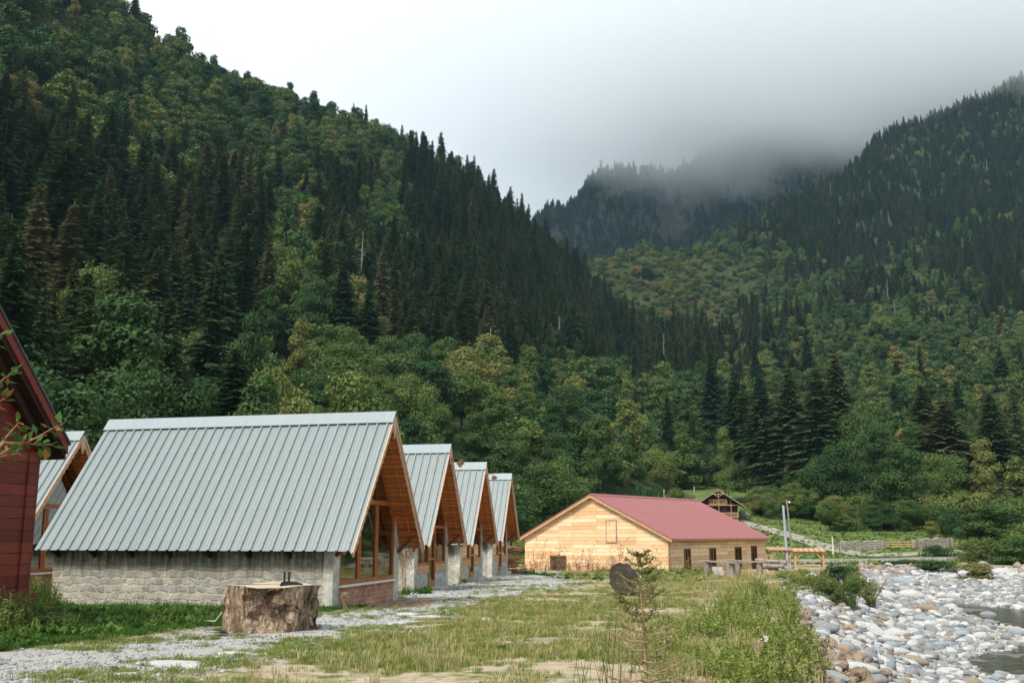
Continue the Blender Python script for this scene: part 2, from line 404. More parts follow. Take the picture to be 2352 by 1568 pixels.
def make_broad(seed, hgt=11., rb=3.6, leaf=.42, nl=30, per=150, shape=0, mt=None, stems=1):
    r = np.random.default_rng(seed); Ls = []
    for i in range(nl):
        for _ in range(30):
            q = r.uniform(-1, 1, 3)
            if .25 < np.linalg.norm(q) < 1: break
        zc = {0: .60, 1: .55, 2: .50, 3: .44}[shape]*hgt; zr = {0: .36, 1: .40, 2: .46, 3: .50}[shape]*hgt
        zz = zc+q[2]*zr; ff = 1-.35*max(0, q[2]) if shape != 2 else 1-.62*max(0, q[2]+.2)
        c = np.array([q[0]*rb*.82*ff, q[1]*rb*.82*ff, zz]); rr = rb*(.20+.30*r.random()**1.5)*(1 if shape < 2 else .85)
        Ls.append((c, rr))
    C = []; D = []; U = []
    for c, rr in Ls:
        n = int(per*(rr/rb/.33)**2)
        v = norm(r.normal(size=(n, 3))); keep = (v[:, 2] > -.45) | (r.random(n) < .35); v = v[keep]
        rad_ = rr*(1-.35*r.random(len(v))**2)*(1+.22*fbm(v[:, 0]*3+c[0], v[:, 1]*3+v[:, 2]*2+c[1], seed))
        p = c+v*rad_[:, None]*np.array([1.12, 1.12, .78])
        nn = norm(v+r.normal(0, .55, v.shape)+np.array([0, 0, .35])); d_ = norm(np.cross(nn, r.normal(size=v.shape)))
        C.append(p); D.append(d_); U.append(np.cross(nn, d_))
    # stray leaves that break the outline
    n = int(per*nl*.10); k = r.integers(0, nl, n); cc = np.array([Ls[i][0] for i in k]); rr = np.array([Ls[i][1] for i in k])
    v = norm(r.normal(size=(n, 3))); p = cc+v*(rr*r.uniform(1., 1.35, n))[:, None]
    C.append(p); d_ = norm(r.normal(size=(n, 3))); D.append(d_); U.append(norm(np.cross(d_, v)))
    C = np.concatenate(C); D = np.concatenate(D); U = np.concatenate(U)
    sz = leaf*r.uniform(.6, 1.35, len(C))
    V, F = cards(C, D, U, sz*.85, sz*1.25)
    crown = mesh_np('crown', V, F, [mt or M_broad])
    parts = []
    for s_ in range(stems):
        o = r.normal(0, .25 if stems > 1 else 0, 2); q = np.linspace(0, 1, 6)
        top = np.array([o[0]*5, o[1]*5, hgt*.72]); path = np.stack([o[0]+q*top[0], o[1]+q*top[1], -1+q*(top[2]+1)], 1)+np.c_[.12*r.normal(size=(6, 2)), np.zeros(6)]
        parts.append(tube(path, hgt*.016*(1-q*.8)+.02, 6))
    for i in range(min(nl, 9)):
        c, rr = Ls[i]; z0 = hgt*r.uniform(.2, .5); q = np.linspace(0, 1, 4)[:, None]; a = np.array([0, 0, z0])
        path = a+(c-a)*q+np.array([0, 0, 1.])*np.sin(q*3.14)*.25
        parts.append(tube(path, hgt*.007*(1-q[:, 0]*.8)+.008, 4))
    V, F = join(parts)
    return crown, mesh_np('trunk', V, F, [M_bark], True)

def make_snag(seed, hgt=14.):
    r = np.random.default_rng(seed); parts = []
    zs = np.linspace(-1, hgt, 8); parts.append(tube(np.c_[.1*r.normal(size=(8, 2)), zs], .2*(1-zs/hgt*.9)+.02, 6))
    V, F = join(parts); tr = mesh_np('trunk', V, F, [M_pale], True); parts = []
    for i in range(46):
        z = hgt*r.uniform(.25, .97); az = r.uniform(0, 6.28); L = (hgt-z)*.16+.35; q = np.linspace(0, 1, 4)
        o = np.array([math.cos(az), math.sin(az)]); parts.append(tube(np.c_[q[:, None]*o*L, z-q*L*.2], .035*(1-q*.8)+.008, 4))
    V, F = join(parts); return mesh_np('dead_branches', V, F, [M_pale]), tr

PROTO = {}
def proto(key, pair): 
    a = obj(key+'_crown_model', pair[0], link=False); b_ = obj(key+'_trunk_model', pair[1], link=False); PROTO[key] = (a, b_, pair)
for i, (hh, rb, dn, dr, br, spr) in enumerate([(16, 3.4, 1.05, .38, .04, 0), (18, 2.9, 1, .48, .10, .10), (14, 3.6, 1.1, .3, .02, 0), (18, 3.0, .85, .55, .2, .22), (16, 2.6, .95, .45, .08, .1)]):
    proto('spruce%d' % i, make_spruce(100+i, hh, rb, dn, dr, br, spr))
for i, (hh, rb, lf, nl, per, sh) in enumerate([(11, 3.6, .40, 30, 150, 0), (12, 3.0, .38, 30, 140, 1), (10, 4.0, .42, 34, 140, 0), (12.5, 3.2, .36, 36, 140, 2), (9.5, 3.4, .40, 26, 150, 0), (13, 2.7, .36, 32, 130, 2)]):
    proto('broad%d' % i, make_broad(200+i, hh, rb, lf, nl, per, sh))
for i, (hh, rb, lf, nl, per) in enumerate([(5, 2.8, .34, 18, 130), (4.2, 3.0, .30, 20, 130), (5.8, 2.5, .32, 20, 120)]):
    proto('shrub%d' % i, make_broad(300+i, hh, rb, lf, nl, per, 1, M_shrubl, 3))
for i, (hh, rb, nl, sh) in enumerate([(11, 3.6, 34, 0), (12, 3.0, 34, 1), (10, 4.0, 38, 0), (12.5, 3.2, 40, 2), (9.5, 3.4, 30, 0), (13, 2.7, 38, 2)]):
    proto('broadfine%d' % i, make_broad(200+i, hh, rb, .21, nl, 420, sh))
for i, (hh, rb, nl) in enumerate([(5, 2.8, 26), (4.6, 2.8, 26), (5.8, 2.5, 28)]):
    proto('shrubfine%d' % i, make_broad(300+i, hh, rb, .16, nl, 420, 3, M_broad if i != 1 else M_shrubl, 3))
for i in range(2): proto('snag%d' % i, make_snag(400+i, 13+3*i))
PH = {'spruce': [16, 18, 14, 18, 16], 'broad': [11, 12, 10, 12.5, 9.5, 13], 'shrub': [5, 4.2, 5.8], 'snag': [13, 16]}
PR = {'spruce': 2.6, 'broad': 3.6, 'shrub': 2.9, 'snag': 1.}

# ------------------------------------------------------------------ instancing of a mass nobody could count
def scatter_object(name, label, P, rotz, scale, kind, keys, tilt=None):
    me = bpy.data.meshes.new(name); me.vertices.add(len(P)); me.vertices.foreach_set('co', np.asarray(P, np.float32).ravel())
    R = np.zeros((len(P), 3), np.float32); R[:, 2] = rotz
    if tilt is not None: R[:, 0] = tilt[:, 0]; R[:, 1] = tilt[:, 1]
    scale = np.asarray(scale, np.float32)
    if scale.ndim == 1: scale = np.repeat(scale[:, None], 3, 1)
    a = me.attributes.new('rot', 'FLOAT_VECTOR', 'POINT'); a.data.foreach_set('vector', R.ravel())
    a = me.attributes.new('scl', 'FLOAT_VECTOR', 'POINT'); a.data.foreach_set('vector', scale.ravel())
    a = me.attributes.new('kind', 'INT', 'POINT'); a.data.foreach_set('value', np.asarray(kind, np.int32))
    o = obj(name, me); tag(o, label, kind='stuff')
    ng = bpy.data.node_groups.new(name+'_scatter', 'GeometryNodeTree')
    ng.interface.new_socket('Geometry', in_out='INPUT', socket_type='NodeSocketGeometry')
    ng.interface.new_socket('Geometry', in_out='OUTPUT', socket_type='NodeSocketGeometry')
    gi = ng.nodes.new('NodeGroupInput'); go = ng.nodes.new('NodeGroupOutput'); jn = ng.nodes.new('GeometryNodeJoinGeometry')
    def na(nm, ty):
        n = ng.nodes.new('GeometryNodeInputNamedAttribute'); n.data_type = ty; n.inputs['Name'].default_value = nm; return n.outputs['Attribute']
    ar, as_, ak = na('rot', 'FLOAT_VECTOR'), na('scl', 'FLOAT_VECTOR'), na('kind', 'INT')
    e2r = ng.nodes.new('FunctionNodeEulerToRotation'); ng.links.new(ar, e2r.inputs[0])
    for i, obs in enumerate(keys):
        cmp = ng.nodes.new('FunctionNodeCompare'); cmp.data_type = 'INT'; cmp.operation = 'EQUAL'
        ng.links.new(ak, cmp.inputs[2]); cmp.inputs[3].default_value = i
        jj = ng.nodes.new('GeometryNodeJoinGeometry')
        for ob in obs:
            oi = ng.nodes.new('GeometryNodeObjectInfo'); oi.inputs['Object'].default_value = ob; oi.transform_space = 'ORIGINAL'
            ng.links.new(oi.outputs['Geometry'], jj.inputs[0])
        ip = ng.nodes.new('GeometryNodeInstanceOnPoints')
        ng.links.new(gi.outputs[0], ip.inputs['Points']); ng.links.new(cmp.outputs[0], ip.inputs['Selection'])
        ng.links.new(jj.outputs[0], ip.inputs['Instance']); ng.links.new(e2r.outputs[0], ip.inputs['Rotation']); ng.links.new(as_, ip.inputs['Scale'])
        ng.links.new(ip.outputs[0], jn.inputs[0])
    ng.links.new(jn.outputs[0], go.inputs[0])
    md = o.modifiers.new('scatter', 'NODES'); md.node_group = ng
    return o

# ------------------------------------------------------------------ forest
def sample(G, spacing, seed, jit=1.):
    r = np.random.default_rng(seed)
    a, b_, c, d_ = G[:-1, :-1], G[:-1, 1:], G[1:, 1:], G[1:, :-1]
    ar = .5*(np.linalg.norm(np.cross(b_-a, c-a), axis=-1)+np.linalg.norm(np.cross(c-a, d_-a), axis=-1))
    n = r.poisson(ar/spacing**2*1.5); idx = np.repeat(np.arange(n.size), n.ravel())
    i, j = np.unravel_index(idx, n.shape); s = r.random(len(i))[:, None]; t = r.random(len(i))[:, None]
    P = a[i, j]*(1-s)*(1-t)+b_[i, j]*s*(1-t)+c[i, j]*s*t+d_[i, j]*(1-s)*t
    r.shuffle(P)
    # thin to a minimum distance with a hash grid
    cell = {}; keep = []; q = spacing*.68
    ij = np.floor(P[:, :2]/q).astype(int)
    for k in range(len(P)):
        u, v = ij[k]; ok = True
        for du in (-1, 0, 1):
            for dv in (-1, 0, 1):
                for m_ in cell.get((u+du, v+dv), ()):
                    if (P[k, 0]-P[m_, 0])**2+(P[k, 1]-P[m_, 1])**2 < q*q: ok = False; break
                if not ok: break
            if not ok: break
        if ok: cell.setdefault((u, v), []).append(k); keep.append(k)
    return P[keep]
def infr(P, mu=260, mv=200):
    u, v, dd = proj(P); return (u > -mu) & (u < 2352+mu) & (v > -mv) & (v < 1500) & (P[:, 1] > 5)
T = {k: [] for k in ('x', 'y', 'z', 'sp', 'var', 'sc', 'hill')}
def add_trees(P, pc, hs, hill, seed, shrub=0., snag=.012):
    r = np.random.default_rng(seed); n = len(P); q = r.random(n)
    sp = np.where(q < pc, 0, 1); sp = np.where((sp == 1) & (r.random(n) < shrub), 2, sp); sp = np.where((sp == 0) & (r.random(n) < snag), 3, sp)
    nv = np.array([5, 6, 3, 2])[sp]
    T['x'].append(P[:, 0]); T['y'].append(P[:, 1]); T['z'].append(P[:, 2]); T['sp'].append(sp)
    T['var'].append((r.random(n)*nv).astype(int)); T['sc'].append(hs*np.clip(r.normal(.95, .21, n), .5, 1.5)); T['hill'].append(np.full(n, hill))
def blob(u, v, cu, cv, ru, rv_): return np.exp(-((u-cu)/ru)**2-((v-cv)/rv_)**2)
# left mountain
PL = sample(GL[:-25], 7.4, 1); PL = PL[infr(PL)]; u, v, dd = proj(PL)
nz = .7*fbm(PL[:, 0]/42, PL[:, 1]/42, 77, 3)+.25*fbm(PL[:, 0]/14, PL[:, 1]/14, 79, 2)
pc = .42+1.2*nz
pc += 1.2*blob(u, v, 60, 600, 420, 330)+1.3*blob(u, v, 1190, 650, 300, 270)+.6*blob(u, v, 780, 500, 90, 260)+1.3*blob(u, v, 1540, 850, 170, 130)+.5*blob(u, v, 480, 700, 130, 200)
pc -= 1.0*blob(u, v, 420, 200, 480, 210)+.6*blob(u, v, 640, 330, 230, 130)+.8*blob(u, v, 700, 800, 130, 300)+.55*blob(u, v, 900, 480, 60, 130)
pc = np.where(v > 860-np.clip(u-400, 0, 500)*.0, pc-1.6*sstep(v, 830, 960)*sstep(u, 380, 620), pc)
low = sstep(v, 880, 1000)*sstep(u, 380, 560)
add_trees(PL, pc, 1.22-.22*low, 0, 5)
# right mountain
PR_ = sample(GR[:-28], 5.6, 2); PR_ = PR_[infr(PR_)]; u, v, dd = proj(PR_)
nz = fbm(PR_[:, 0]/60, PR_[:, 1]/60, 78, 3)
top = 1-sstep(v+.10*(u-2000), 470, 610)
pc = .0+1.0*nz+1.0*top+.9*blob(u, v, 2250, 620, 230, 130)+.8*blob(u, v, 1950, 560, 120, 90)+.7*blob(u, v, 1600, 800, 140, 120)
pc = np.where((u < 1700) & (v > 520) & (v < 760), pc-.9, pc)
sh = np.clip(.15+.85*(1-sstep(u, 1650, 1950))*sstep(v, 540, 620)+.5*sstep(v, 700, 850), 0, .95)
keep = rng.random(len(PR_)) < 1.0
add_trees(PR_, pc, 1.05-.12*top, 1, 6, shrub=sh)
# far mountains
PB = sample(GB[:-28], 5.7, 3); PB = PB[infr(PB)]; u, v, dd = proj(PB)
cl = blob(u, v, 1750, 440, 60, 26)+blob(u, v, 1880, 425, 22, 14)+blob(u, v, 1530, 470, 25, 40)+blob(u, v, 1700, 455, 40, 20)+1.2*blob(u, v, 1565, 545, 55, 45)+blob(u, v, 1600, 480, 30, 22)+blob(u, v, 1470, 400, 20, 30)*.6
PB = PB[rng.random(len(PB)) > cl*1.2+.0]; u, v, dd = proj(PB)
add_trees(PB, np.full(len(PB), .80), 1.35, 2, 7)
T = {k: np.concatenate(v) for k, v in T.items()}
nT = len(T['x']); KN = ['spruce', 'broad', 'shrub', 'snag']
print('trees', nT, np.bincount(T['sp']))
th = np.array([PH[KN[s]][v] for s, v in zip(T['sp'], T['var'])])*T['sc']; tr_ = np.array([PR[KN[s]] for s in T['sp']])*T['sc']
wf = np.where(T['sp'] == 0, rng.uniform(.95, 1.6, nT), rng.uniform(.82, 1.25, nT)); SC = np.stack([T['sc']*wf*rng.uniform(.88, 1.12, nT), T['sc']*wf, T['sc']], 1); rot = rng.uniform(0, 6.28, nT); tP = np.stack([T['x'], T['y'], T['z']-.3], 1)
# visible size of every tree: paint near to far into a coarse id buffer
BW, BH = 588, 392
buf = np.full((BH, BW), -1, int); vis = np.zeros(nT, int)
u0, v0, d0 = proj(tP); u1, v1, d1 = proj(tP+np.c_[np.zeros((nT, 2)), th])
wpx = tr_*FPX/d0
for k in np.argsort(d0):
    a, b_ = int(max(0, v1[k]/4)), int(min(BH, v0[k]/4+1)); 
    if b_ <= a: continue
    for rr in range(a, b_):
        q = (rr*4-v1[k])/max(v0[k]-v1[k], 1); ww = wpx[k]*(q if T['sp'][k] in (0, 3) else min(1, 2.2*q**.6))
        if T['sp'][k] != 0 and q > .85: ww *= .3
        c0, c1 = int(max(0, (u0[k]-ww)/4)), int(min(BW, (u0[k]+ww)/4+1))
        if c1 > c0:
            s_ = buf[rr, c0:c1]; m_ = s_ < 0; vis[k] += int(m_.sum()); s_[m_] = k
single = np.zeros(nT, bool)
for s_, cap in ((0, 270), (1, 160), (2, 120), (3, 40)):
    c = np.where((T['sp'] == s_) & (vis > 3))[0]; c = c[np.argsort(-vis[c])][:cap]; single[c] = True
print('single', single.sum(), 'visible', (vis > 0).sum())
keys = []; off = {}
for s_ in range(4):
    off[s_] = len(keys)
    for i in range(len(PH[KN[s_]])): keys.append(PROTO['%s%d' % (KN[s_], i)][:2])
def region(k):
    uu, vv = u1[k], v1[k]
    if T['hill'][k] == 2: return 'on the far mountain under the cloud'
    if T['hill'][k] == 1:
        row = 'high up' if vv < 450 else 'halfway up' if vv < 700 else 'low down' if vv < 950 else 'at the foot'
        c = 'at the valley head' if uu < 1750 else 'beyond the barn end' if uu < 2000 else 'above the stone walls' if uu < 2200 else 'by the right edge'
        return '%s opposite slope, %s' % (row, c)
    row = 'near the crest' if vv < 250 else 'high up' if vv < 450 else 'halfway up' if vv < 680 else 'low down' if vv < 880 else 'at the foot'
    c = 'above the red house' if uu < 180 else 'above the long roof left end' if uu < 450 else 'above the long roof middle' if uu < 700 else 'above the nearest gable' if uu < 930 else 'above the small cabins' if uu < 1200 else 'above the barn gable' if uu < 1450 else 'above the red roof'
    return '%s near mountain, %s' % (row, c)
CAT = ['conifer', 'broadleaf tree', 'bush', 'dead tree']; NAME = ['spruce_tree', 'broadleaf_tree', 'leafy_bush', 'dead_tree']
LOOK = [['dense dark spruce', 'slim dark spruce', 'wide skirted spruce', 'thin gappy spruce', 'narrow spruce'],
        ['round crowned green tree', 'tall oval crowned green tree', 'broad crowned green tree', 'tapering leafy tree', 'low rounded green tree', 'slender leafy tree'],
        ['rounded bush', 'low spreading bush', 'upright bush'], ['bare grey dead tree', 'tall bare grey dead tree']]
PN = {0: ('crown', 'trunk'), 1: ('crown', 'trunk'), 2: ('crown', 'stems'), 3: ('branches', 'trunk')}
def place_tree(s_, var, loc, rz, sc, label, group):
    pr = PROTO['%s%s%d' % (KN[s_], 'fine' if s_ in (1, 2) and loc[1] < 230 else '', var)][2]
    e = empty(NAME[s_], loc, rz); e.scale = (sc, sc, sc) if np.isscalar(sc) else sc
    tag(e, label, CAT[s_], group)
    for nm, me in zip(PN[s_], pr): obj(nm, me, e)
    return e
for k in np.where(single)[0]:
    rg = region(k); s_ = T['sp'][k]
    place_tree(s_, T['var'][k], tP[k], rot[k], tuple(map(float, SC[k])), '%s %s' % (LOOK[s_][T['var'][k]], rg), '%ss %s' % (CAT[s_], rg))
for s_, nm, lb in ((0, 'spruce_forest', 'dark spruce forest covering the mountainsides'), (1, 'broadleaf_forest', 'green broadleaf forest covering the mountainsides'), (2, 'bush_cover', 'bushes covering the slope across the river'), (3, 'dead_trees_far', 'scattered bare dead trees in the far forest')):
    m_ = (T['sp'] == s_) & ~single
    if m_.sum() == 0: continue
    scatter_object(nm, lb, tP[m_], rot[m_], SC[m_], T['var'][m_], [PROTO['%s%d' % (KN[s_], i)][:2] for i in range(len(PH[KN[s_]]))])

# ------------------------------------------------------------------ building materials
def wallvec(nt, flipz=False):
    t = N(nt, 'ShaderNodeTexCoord').outputs['Object']; s_ = N(nt, 'ShaderNodeSeparateXYZ'); LK(nt, t, s_.inputs[0])
    c = N(nt, 'ShaderNodeCombineXYZ'); LK(nt, math_(nt, 'ADD', s_.outputs[0], s_.outputs[1]), c.inputs[0]); LK(nt, s_.outputs[2], c.inputs[1])
    return c.outputs[0], t, s_
def vadd(nt, v, w):
    a = N(nt, 'ShaderNodeVectorMath', operation='ADD'); LK(nt, v, a.inputs[0]); LK(nt, w, a.inputs[1]); return a.outputs[0]
def brickmat(name, c1, c2, mortar, bw, bh, ms, wob=.04, rough=.9, bumpd=.02, smooth=.1, stain_shade=None, offs=.5):
    m, nt, b = mat(name, rough, .15); v, t, s_ = wallvec(nt)
    nz = N(nt, 'ShaderNodeTexNoise'); nz.inputs['Scale'].default_value = 3.5; nz.inputs['Detail'].default_value = 3; LK(nt, t, nz.inputs['Vector'])
    sc = N(nt, 'ShaderNodeVectorMath', operation='MULTIPLY_ADD'); LK(nt, nz.outputs['Color'], sc.inputs[0]); sc.inputs[1].default_value = (wob*2, wob*2, 0); LK(nt, v, sc.inputs[2])
    br = N(nt, 'ShaderNodeTexBrick'); LK(nt, sc.outputs[0], br.inputs['Vector']); br.offset = offs
    br.inputs['Scale'].default_value = 1; br.inputs['Brick Width'].default_value = bw; br.inputs['Row Height'].default_value = bh
    br.inputs['Mortar Size'].default_value = ms; br.inputs['Mortar Smooth'].default_value = smooth
    br.inputs['Color1'].default_value = (*c1, 1); br.inputs['Color2'].default_value = (*c2, 1); br.inputs['Mortar'].default_value = (*mortar, 1)
    n2 = noise(nt, t, 5, 6, .7); n3 = noise(nt, t, 1.1, 4, .6)
    c = mixc(nt, 1., br.outputs[0], ramp(nt, n2, [(.28, (.62, .62, .6)), (.7, (1.3, 1.28, 1.25))]), 'MULTIPLY')
    c = mixc(nt, 1., c, ramp(nt, n3, [(.3, (.8, .8, .78)), (.7, (1.15, 1.13, 1.08))]), 'MULTIPLY')
    if stain_shade:   # moss and run-off streaks, plus the eaves' shadow painted into the same dark band
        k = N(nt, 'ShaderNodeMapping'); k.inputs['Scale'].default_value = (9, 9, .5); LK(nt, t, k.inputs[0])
        st = noise(nt, k.outputs[0], 1, 4, .6); up = mapr(nt, s_.outputs[2], stain_shade[0], stain_shade[1])
        c = mixc(nt, math_(nt, 'MULTIPLY', mapr(nt, st, .38, .62), up), c, stain_shade[2])
    LK(nt, c, b.inputs['Base Color'])
    bump(nt, b, math_(nt, 'ADD', math_(nt, 'MULTIPLY', br.outputs[1], -1), math_(nt, 'MULTIPLY', n2, .5)), .8, bumpd)
    return m
M_stone = brickmat('stone_masonry', (.27, .285, .30), (.46, .45, .42), (.47, .42, .33), .29, .20, .034, .14, smooth=.5, bumpd=.025, stain_shade=(.75, 1.5, (.075, .08, .042)))
M_stone2 = brickmat('pale_stone_masonry', (.42, .41, .40), (.60, .59, .57), (.55, .52, .47), .36, .22, .03, .08)
M_brick = brickmat('clay_brick', (.46, .20, .12), (.56, .32, .23), (.52, .44, .38), .28, .13, .012, .012)
M_dry = brickmat('dry_stone', (.35, .33, .30), (.52, .50, .46), (.14, .12, .10), .5, .25, .03, .12)
def boards(name, c1, c2, bw, bh, seam=(.1, .05, .02), rough=.65, ms=.009, knot=.5, vert=False):
    m, nt, b = mat(name, rough, .25); v, t, s_ = wallvec(nt)
    if vert:
        c_ = N(nt, 'ShaderNodeCombineXYZ'); LK(nt, s_.outputs[2], c_.inputs[0]); LK(nt, math_(nt, 'ADD', s_.outputs[0], s_.outputs[1]), c_.inputs[1]); v = c_.outputs[0]
    br = N(nt, 'ShaderNodeTexBrick'); LK(nt, v, br.inputs['Vector']); br.offset = .37; br.offset_frequency = 3
    br.inputs['Scale'].default_value = 1; br.inputs['Brick Width'].default_value = bw; br.inputs['Row Height'].default_value = bh
    br.inputs['Mortar Size'].default_value = ms; br.inputs['Mortar Smooth'].default_value = .2
    br.inputs['Color1'].default_value = (*c1, 1); br.inputs['Color2'].default_value = (*c2, 1); br.inputs['Mortar'].default_value = (*seam, 1)
    k = N(nt, 'ShaderNodeMapping'); k.inputs['Scale'].default_value = (1.2, 14, 1); LK(nt, v, k.inputs[0])
    g = noise(nt, k.outputs[0], 2.2, 5, .65, .6)
    vo = N(nt, 'ShaderNodeTexVoronoi'); vo.inputs['Scale'].default_value = 2.1
    k2 = N(nt, 'ShaderNodeMapping'); k2.inputs['Scale'].default_value = (.9, 1.7, 1); LK(nt, v, k2.inputs[0]); LK(nt, k2.outputs[0], vo.inputs['Vector'])
    c = mixc(nt, 1., br.outputs[0], ramp(nt, g, [(.3, (.72, .66, .58)), (.7, (1.2, 1.2, 1.2))]), 'MULTIPLY')
    c = mixc(nt, mapr(nt, vo.outputs['Distance'], .02, .09, knot, 0), c, tuple(x*.35 for x in c1))
    c = mixc(nt, mapr(nt, noise(nt, v, .8, 3, .6), .52, .75, 0, .35), c, tuple(x*.6 for x in c1))
    LK(nt, c, b.inputs['Base Color'])
    bump(nt, b, math_(nt, 'ADD', math_(nt, 'MULTIPLY', br.outputs[1], -1), math_(nt, 'MULTIPLY', g, .3)), .6, .012)
    return m
M_pine = boards('pine_cladding', (.72, .44, .23), (.95, .74, .50), 3.4, .27, (.28, .14, .06))
M_soffit = boards('stained_soffit_boards', (.50, .15, .035), (.66, .25, .07), 2.6, .14, (.06, .02, .01), .5)
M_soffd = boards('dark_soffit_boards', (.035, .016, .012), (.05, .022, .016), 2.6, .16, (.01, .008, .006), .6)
M_redw = boards('dark_red_cladding', (.15, .024, .013), (.25, .048, .026), 3.3, .24, (.03, .007, .005), .5, ms=.008, knot=.2)
M_redt = flat('red_trim', (.19, .034, .018), .45, .3, .2, 5)
M_brown = flat('varnished_frame', (.36, .105, .022), .35, .4, .25, 7)
M_brownd = flat('dark_frame', (.14, .045, .016), .5, .3, .25, 7)
M_barge = flat('pale_bargeboard', (.62, .40, .27), .6, .25, .18, 6)
M_newwood = flat('fresh_timber', (.52, .32, .17), .7, .2, .2, 6)
M_greyw = flat('weathered_timber', (.27, .23, .19), .85, .15, .4, 5)
M_chal = boards('chalet_cladding', (.09, .032, .018), (.13, .05, .028), 3, .2, (.03, .01, .008))
M_conc = flat('concrete', (.50, .49, .46), .9, .15, .18, 3)
M_white = flat('white_sill', (.72, .72, .70), .6, .3, .08, 4)
M_black = flat('black_plastic', (.015, .015, .017), .35, .5, .2, 9)
M_iron = flat('galvanised_pole', (.34, .40, .46), .45, .5, .15, 3)
M_lamp = flat('lamp_glass', (.55, .45, .28), .3, .5, .1, 9)
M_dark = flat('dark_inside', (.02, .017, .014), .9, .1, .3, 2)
M_cloth = flat('curtain_cloth', (.75, .66, .38), .85, .1, .3, 9)
M_redcl = flat('red_curtain_cloth', (.65, .07, .04), .85, .1, .3, 9)
m, nt, b = mat('window_glass', .04, .5); M_glass = m
gl = N(nt, 'ShaderNodeBsdfGlossy'); gl.inputs['Roughness'].default_value = .03; gl.inputs['Color'].default_value = (.95, .95, .95, 1)
tr = N(nt, 'ShaderNodeBsdfTransparent'); tr.inputs[0].default_value = (.60, .62, .56, 1)
lw = N(nt, 'ShaderNodeFresnel'); lw.inputs[0].default_value = 1.5; ms_ = N(nt, 'ShaderNodeMixShader')
LK(nt, math_(nt, 'MULTIPLY_ADD', lw.outputs[0], .30, .20, clamp=True), ms_.inputs[0]); LK(nt, tr.outputs[0], ms_.inputs[1]); LK(nt, gl.outputs[0], ms_.inputs[2])
LK(nt, ms_.outputs[0], nt.nodes['Material Output'].inputs[0])
def roofmat(name, c, rough=.42, metal=.0, fade=.12):
    m, nt, b = mat(name, rough, .45); t = N(nt, 'ShaderNodeTexCoord').outputs['Object']
    k = N(nt, 'ShaderNodeMapping'); k.inputs['Scale'].default_value = (5, .5, .5); LK(nt, t, k.inputs[0])
    n = noise(nt, k.outputs[0], 1.5, 5, .6); n2 = noise(nt, t, .5, 4, .6)
    c_ = mixc(nt, n, tuple(x*(1-fade) for x in c), tuple(x*(1+fade) for x in c))
    c_ = mixc(nt, mapr(nt, n2, .5, .8, 0, .3), c_, tuple(x*.8+.03 for x in c))
    LK(nt, c_, b.inputs['Base Color']); b.inputs['Metallic'].default_value = metal
    LK(nt, mapr(nt, n2, .3, .7, rough-.06, rough+.12), b.inputs['Roughness'])
    return m
M_zinc = roofmat('pale_blue_grey_sheet_metal', (.21, .248, .25), .38, fade=.2)
M_redroof = roofmat('dusty_red_sheet_metal', (.27, .098, .098), .6)
M_cap = roofmat('light_ridge_metal', (.26, .31, .325), .35)
M_screw = flat('screw_heads', (.30, .33, .34), .4, .5, .3, 9)
M_screwr = flat('red_screw_heads', (.45, .12, .12), .5, .4, .3, 9)

class MB:
    def __init__(s): s.V = []; s.F = []; s.M = []; s.n = 0; s.mi = 0
    def add(s, V, F, mi=None):
        V = np.asarray(V, float).reshape(-1, 3); s.V.append(V)
        for f in F: s.F.append(tuple(int(i)+s.n for i in f)); s.M.append(s.mi if mi is None else mi)
        s.n += len(V); return s
    def box(s, a, b, mi=None):
        x0, y0, z0 = np.minimum(a, b); x1, y1, z1 = np.maximum(a, b)
        V = [(x0, y0, z0), (x1, y0, z0), (x1, y1, z0), (x0, y1, z0), (x0, y0, z1), (x1, y0, z1), (x1, y1, z1), (x0, y1, z1)]
        return s.add(V, [(0, 3, 2, 1), (4, 5, 6, 7), (0, 1, 5, 4), (1, 2, 6, 5), (2, 3, 7, 6), (3, 0, 4, 7)], mi)
    def bar(s, p, q, w, h, mi=None, up=(0, 0, 1), jit=0):
        p = np.array(p, float); q = np.array(q, float); d = norm(q-p); u = np.array(up, float)
        if abs(d@u) > .95: u = np.array([1., 0, 0])
        a = norm(np.cross(d, u)); c = np.cross(a, d)
        V = [e+a*i*w/2+c*j*h/2 for e in (p, q) for i, j in ((-1, -1), (1, -1), (1, 1), (-1, 1))]
        return s.add(V, [(0, 1, 2, 3), (7, 6, 5, 4), (0, 4, 5, 1), (1, 5, 6, 2), (2, 6, 7, 3), (3, 7, 4, 0)], mi)
    def prism(s, poly, axis, a, b, mi=None):
        """poly in the two other axes, extruded along axis from a to b"""
        n = len(poly); V = []
        for t in (a, b):
            for p in poly: v = [p[0], p[1]]; v.insert(axis, t); V.append(v)
        F = [tuple(range(n))[::-1], tuple(range(n, 2*n))]+[(i, (i+1) % n, n+(i+1) % n, n+i) for i in range(n)]
        return s.add(V, F, mi)
    def tube(s, path, r, n=8, mi=None, cap=True):
        path = np.asarray(path, float); r = np.broadcast_to(r, (len(path),))
        V, F = tube(path, r, n); F = [tuple(f) for f in F]
        if cap: F += [tuple(range(n))[::-1], tuple(range((len(path)-1)*n, len(path)*n))]
        return s.add(V, F, mi)
    def build(s, name, mats, parent=None, smooth=False, loc=None):
        me = bpy.data.meshes.new(name); me.from_pydata(np.concatenate(s.V).tolist(), [], s.F)
        for m in (mats if isinstance(mats, (list, tuple)) else [mats]): me.materials.append(m)
        me.polygons.foreach_set('material_index', s.M); me.polygons.foreach_set('use_smooth', [smooth]*len(s.F))
        me.update(); bm = bmesh.new(); bm.from_mesh(me); bmesh.ops.recalc_face_normals(bm, faces=bm.faces); bm.to_mesh(me); bm.free()
        return obj(name, me, parent, loc)

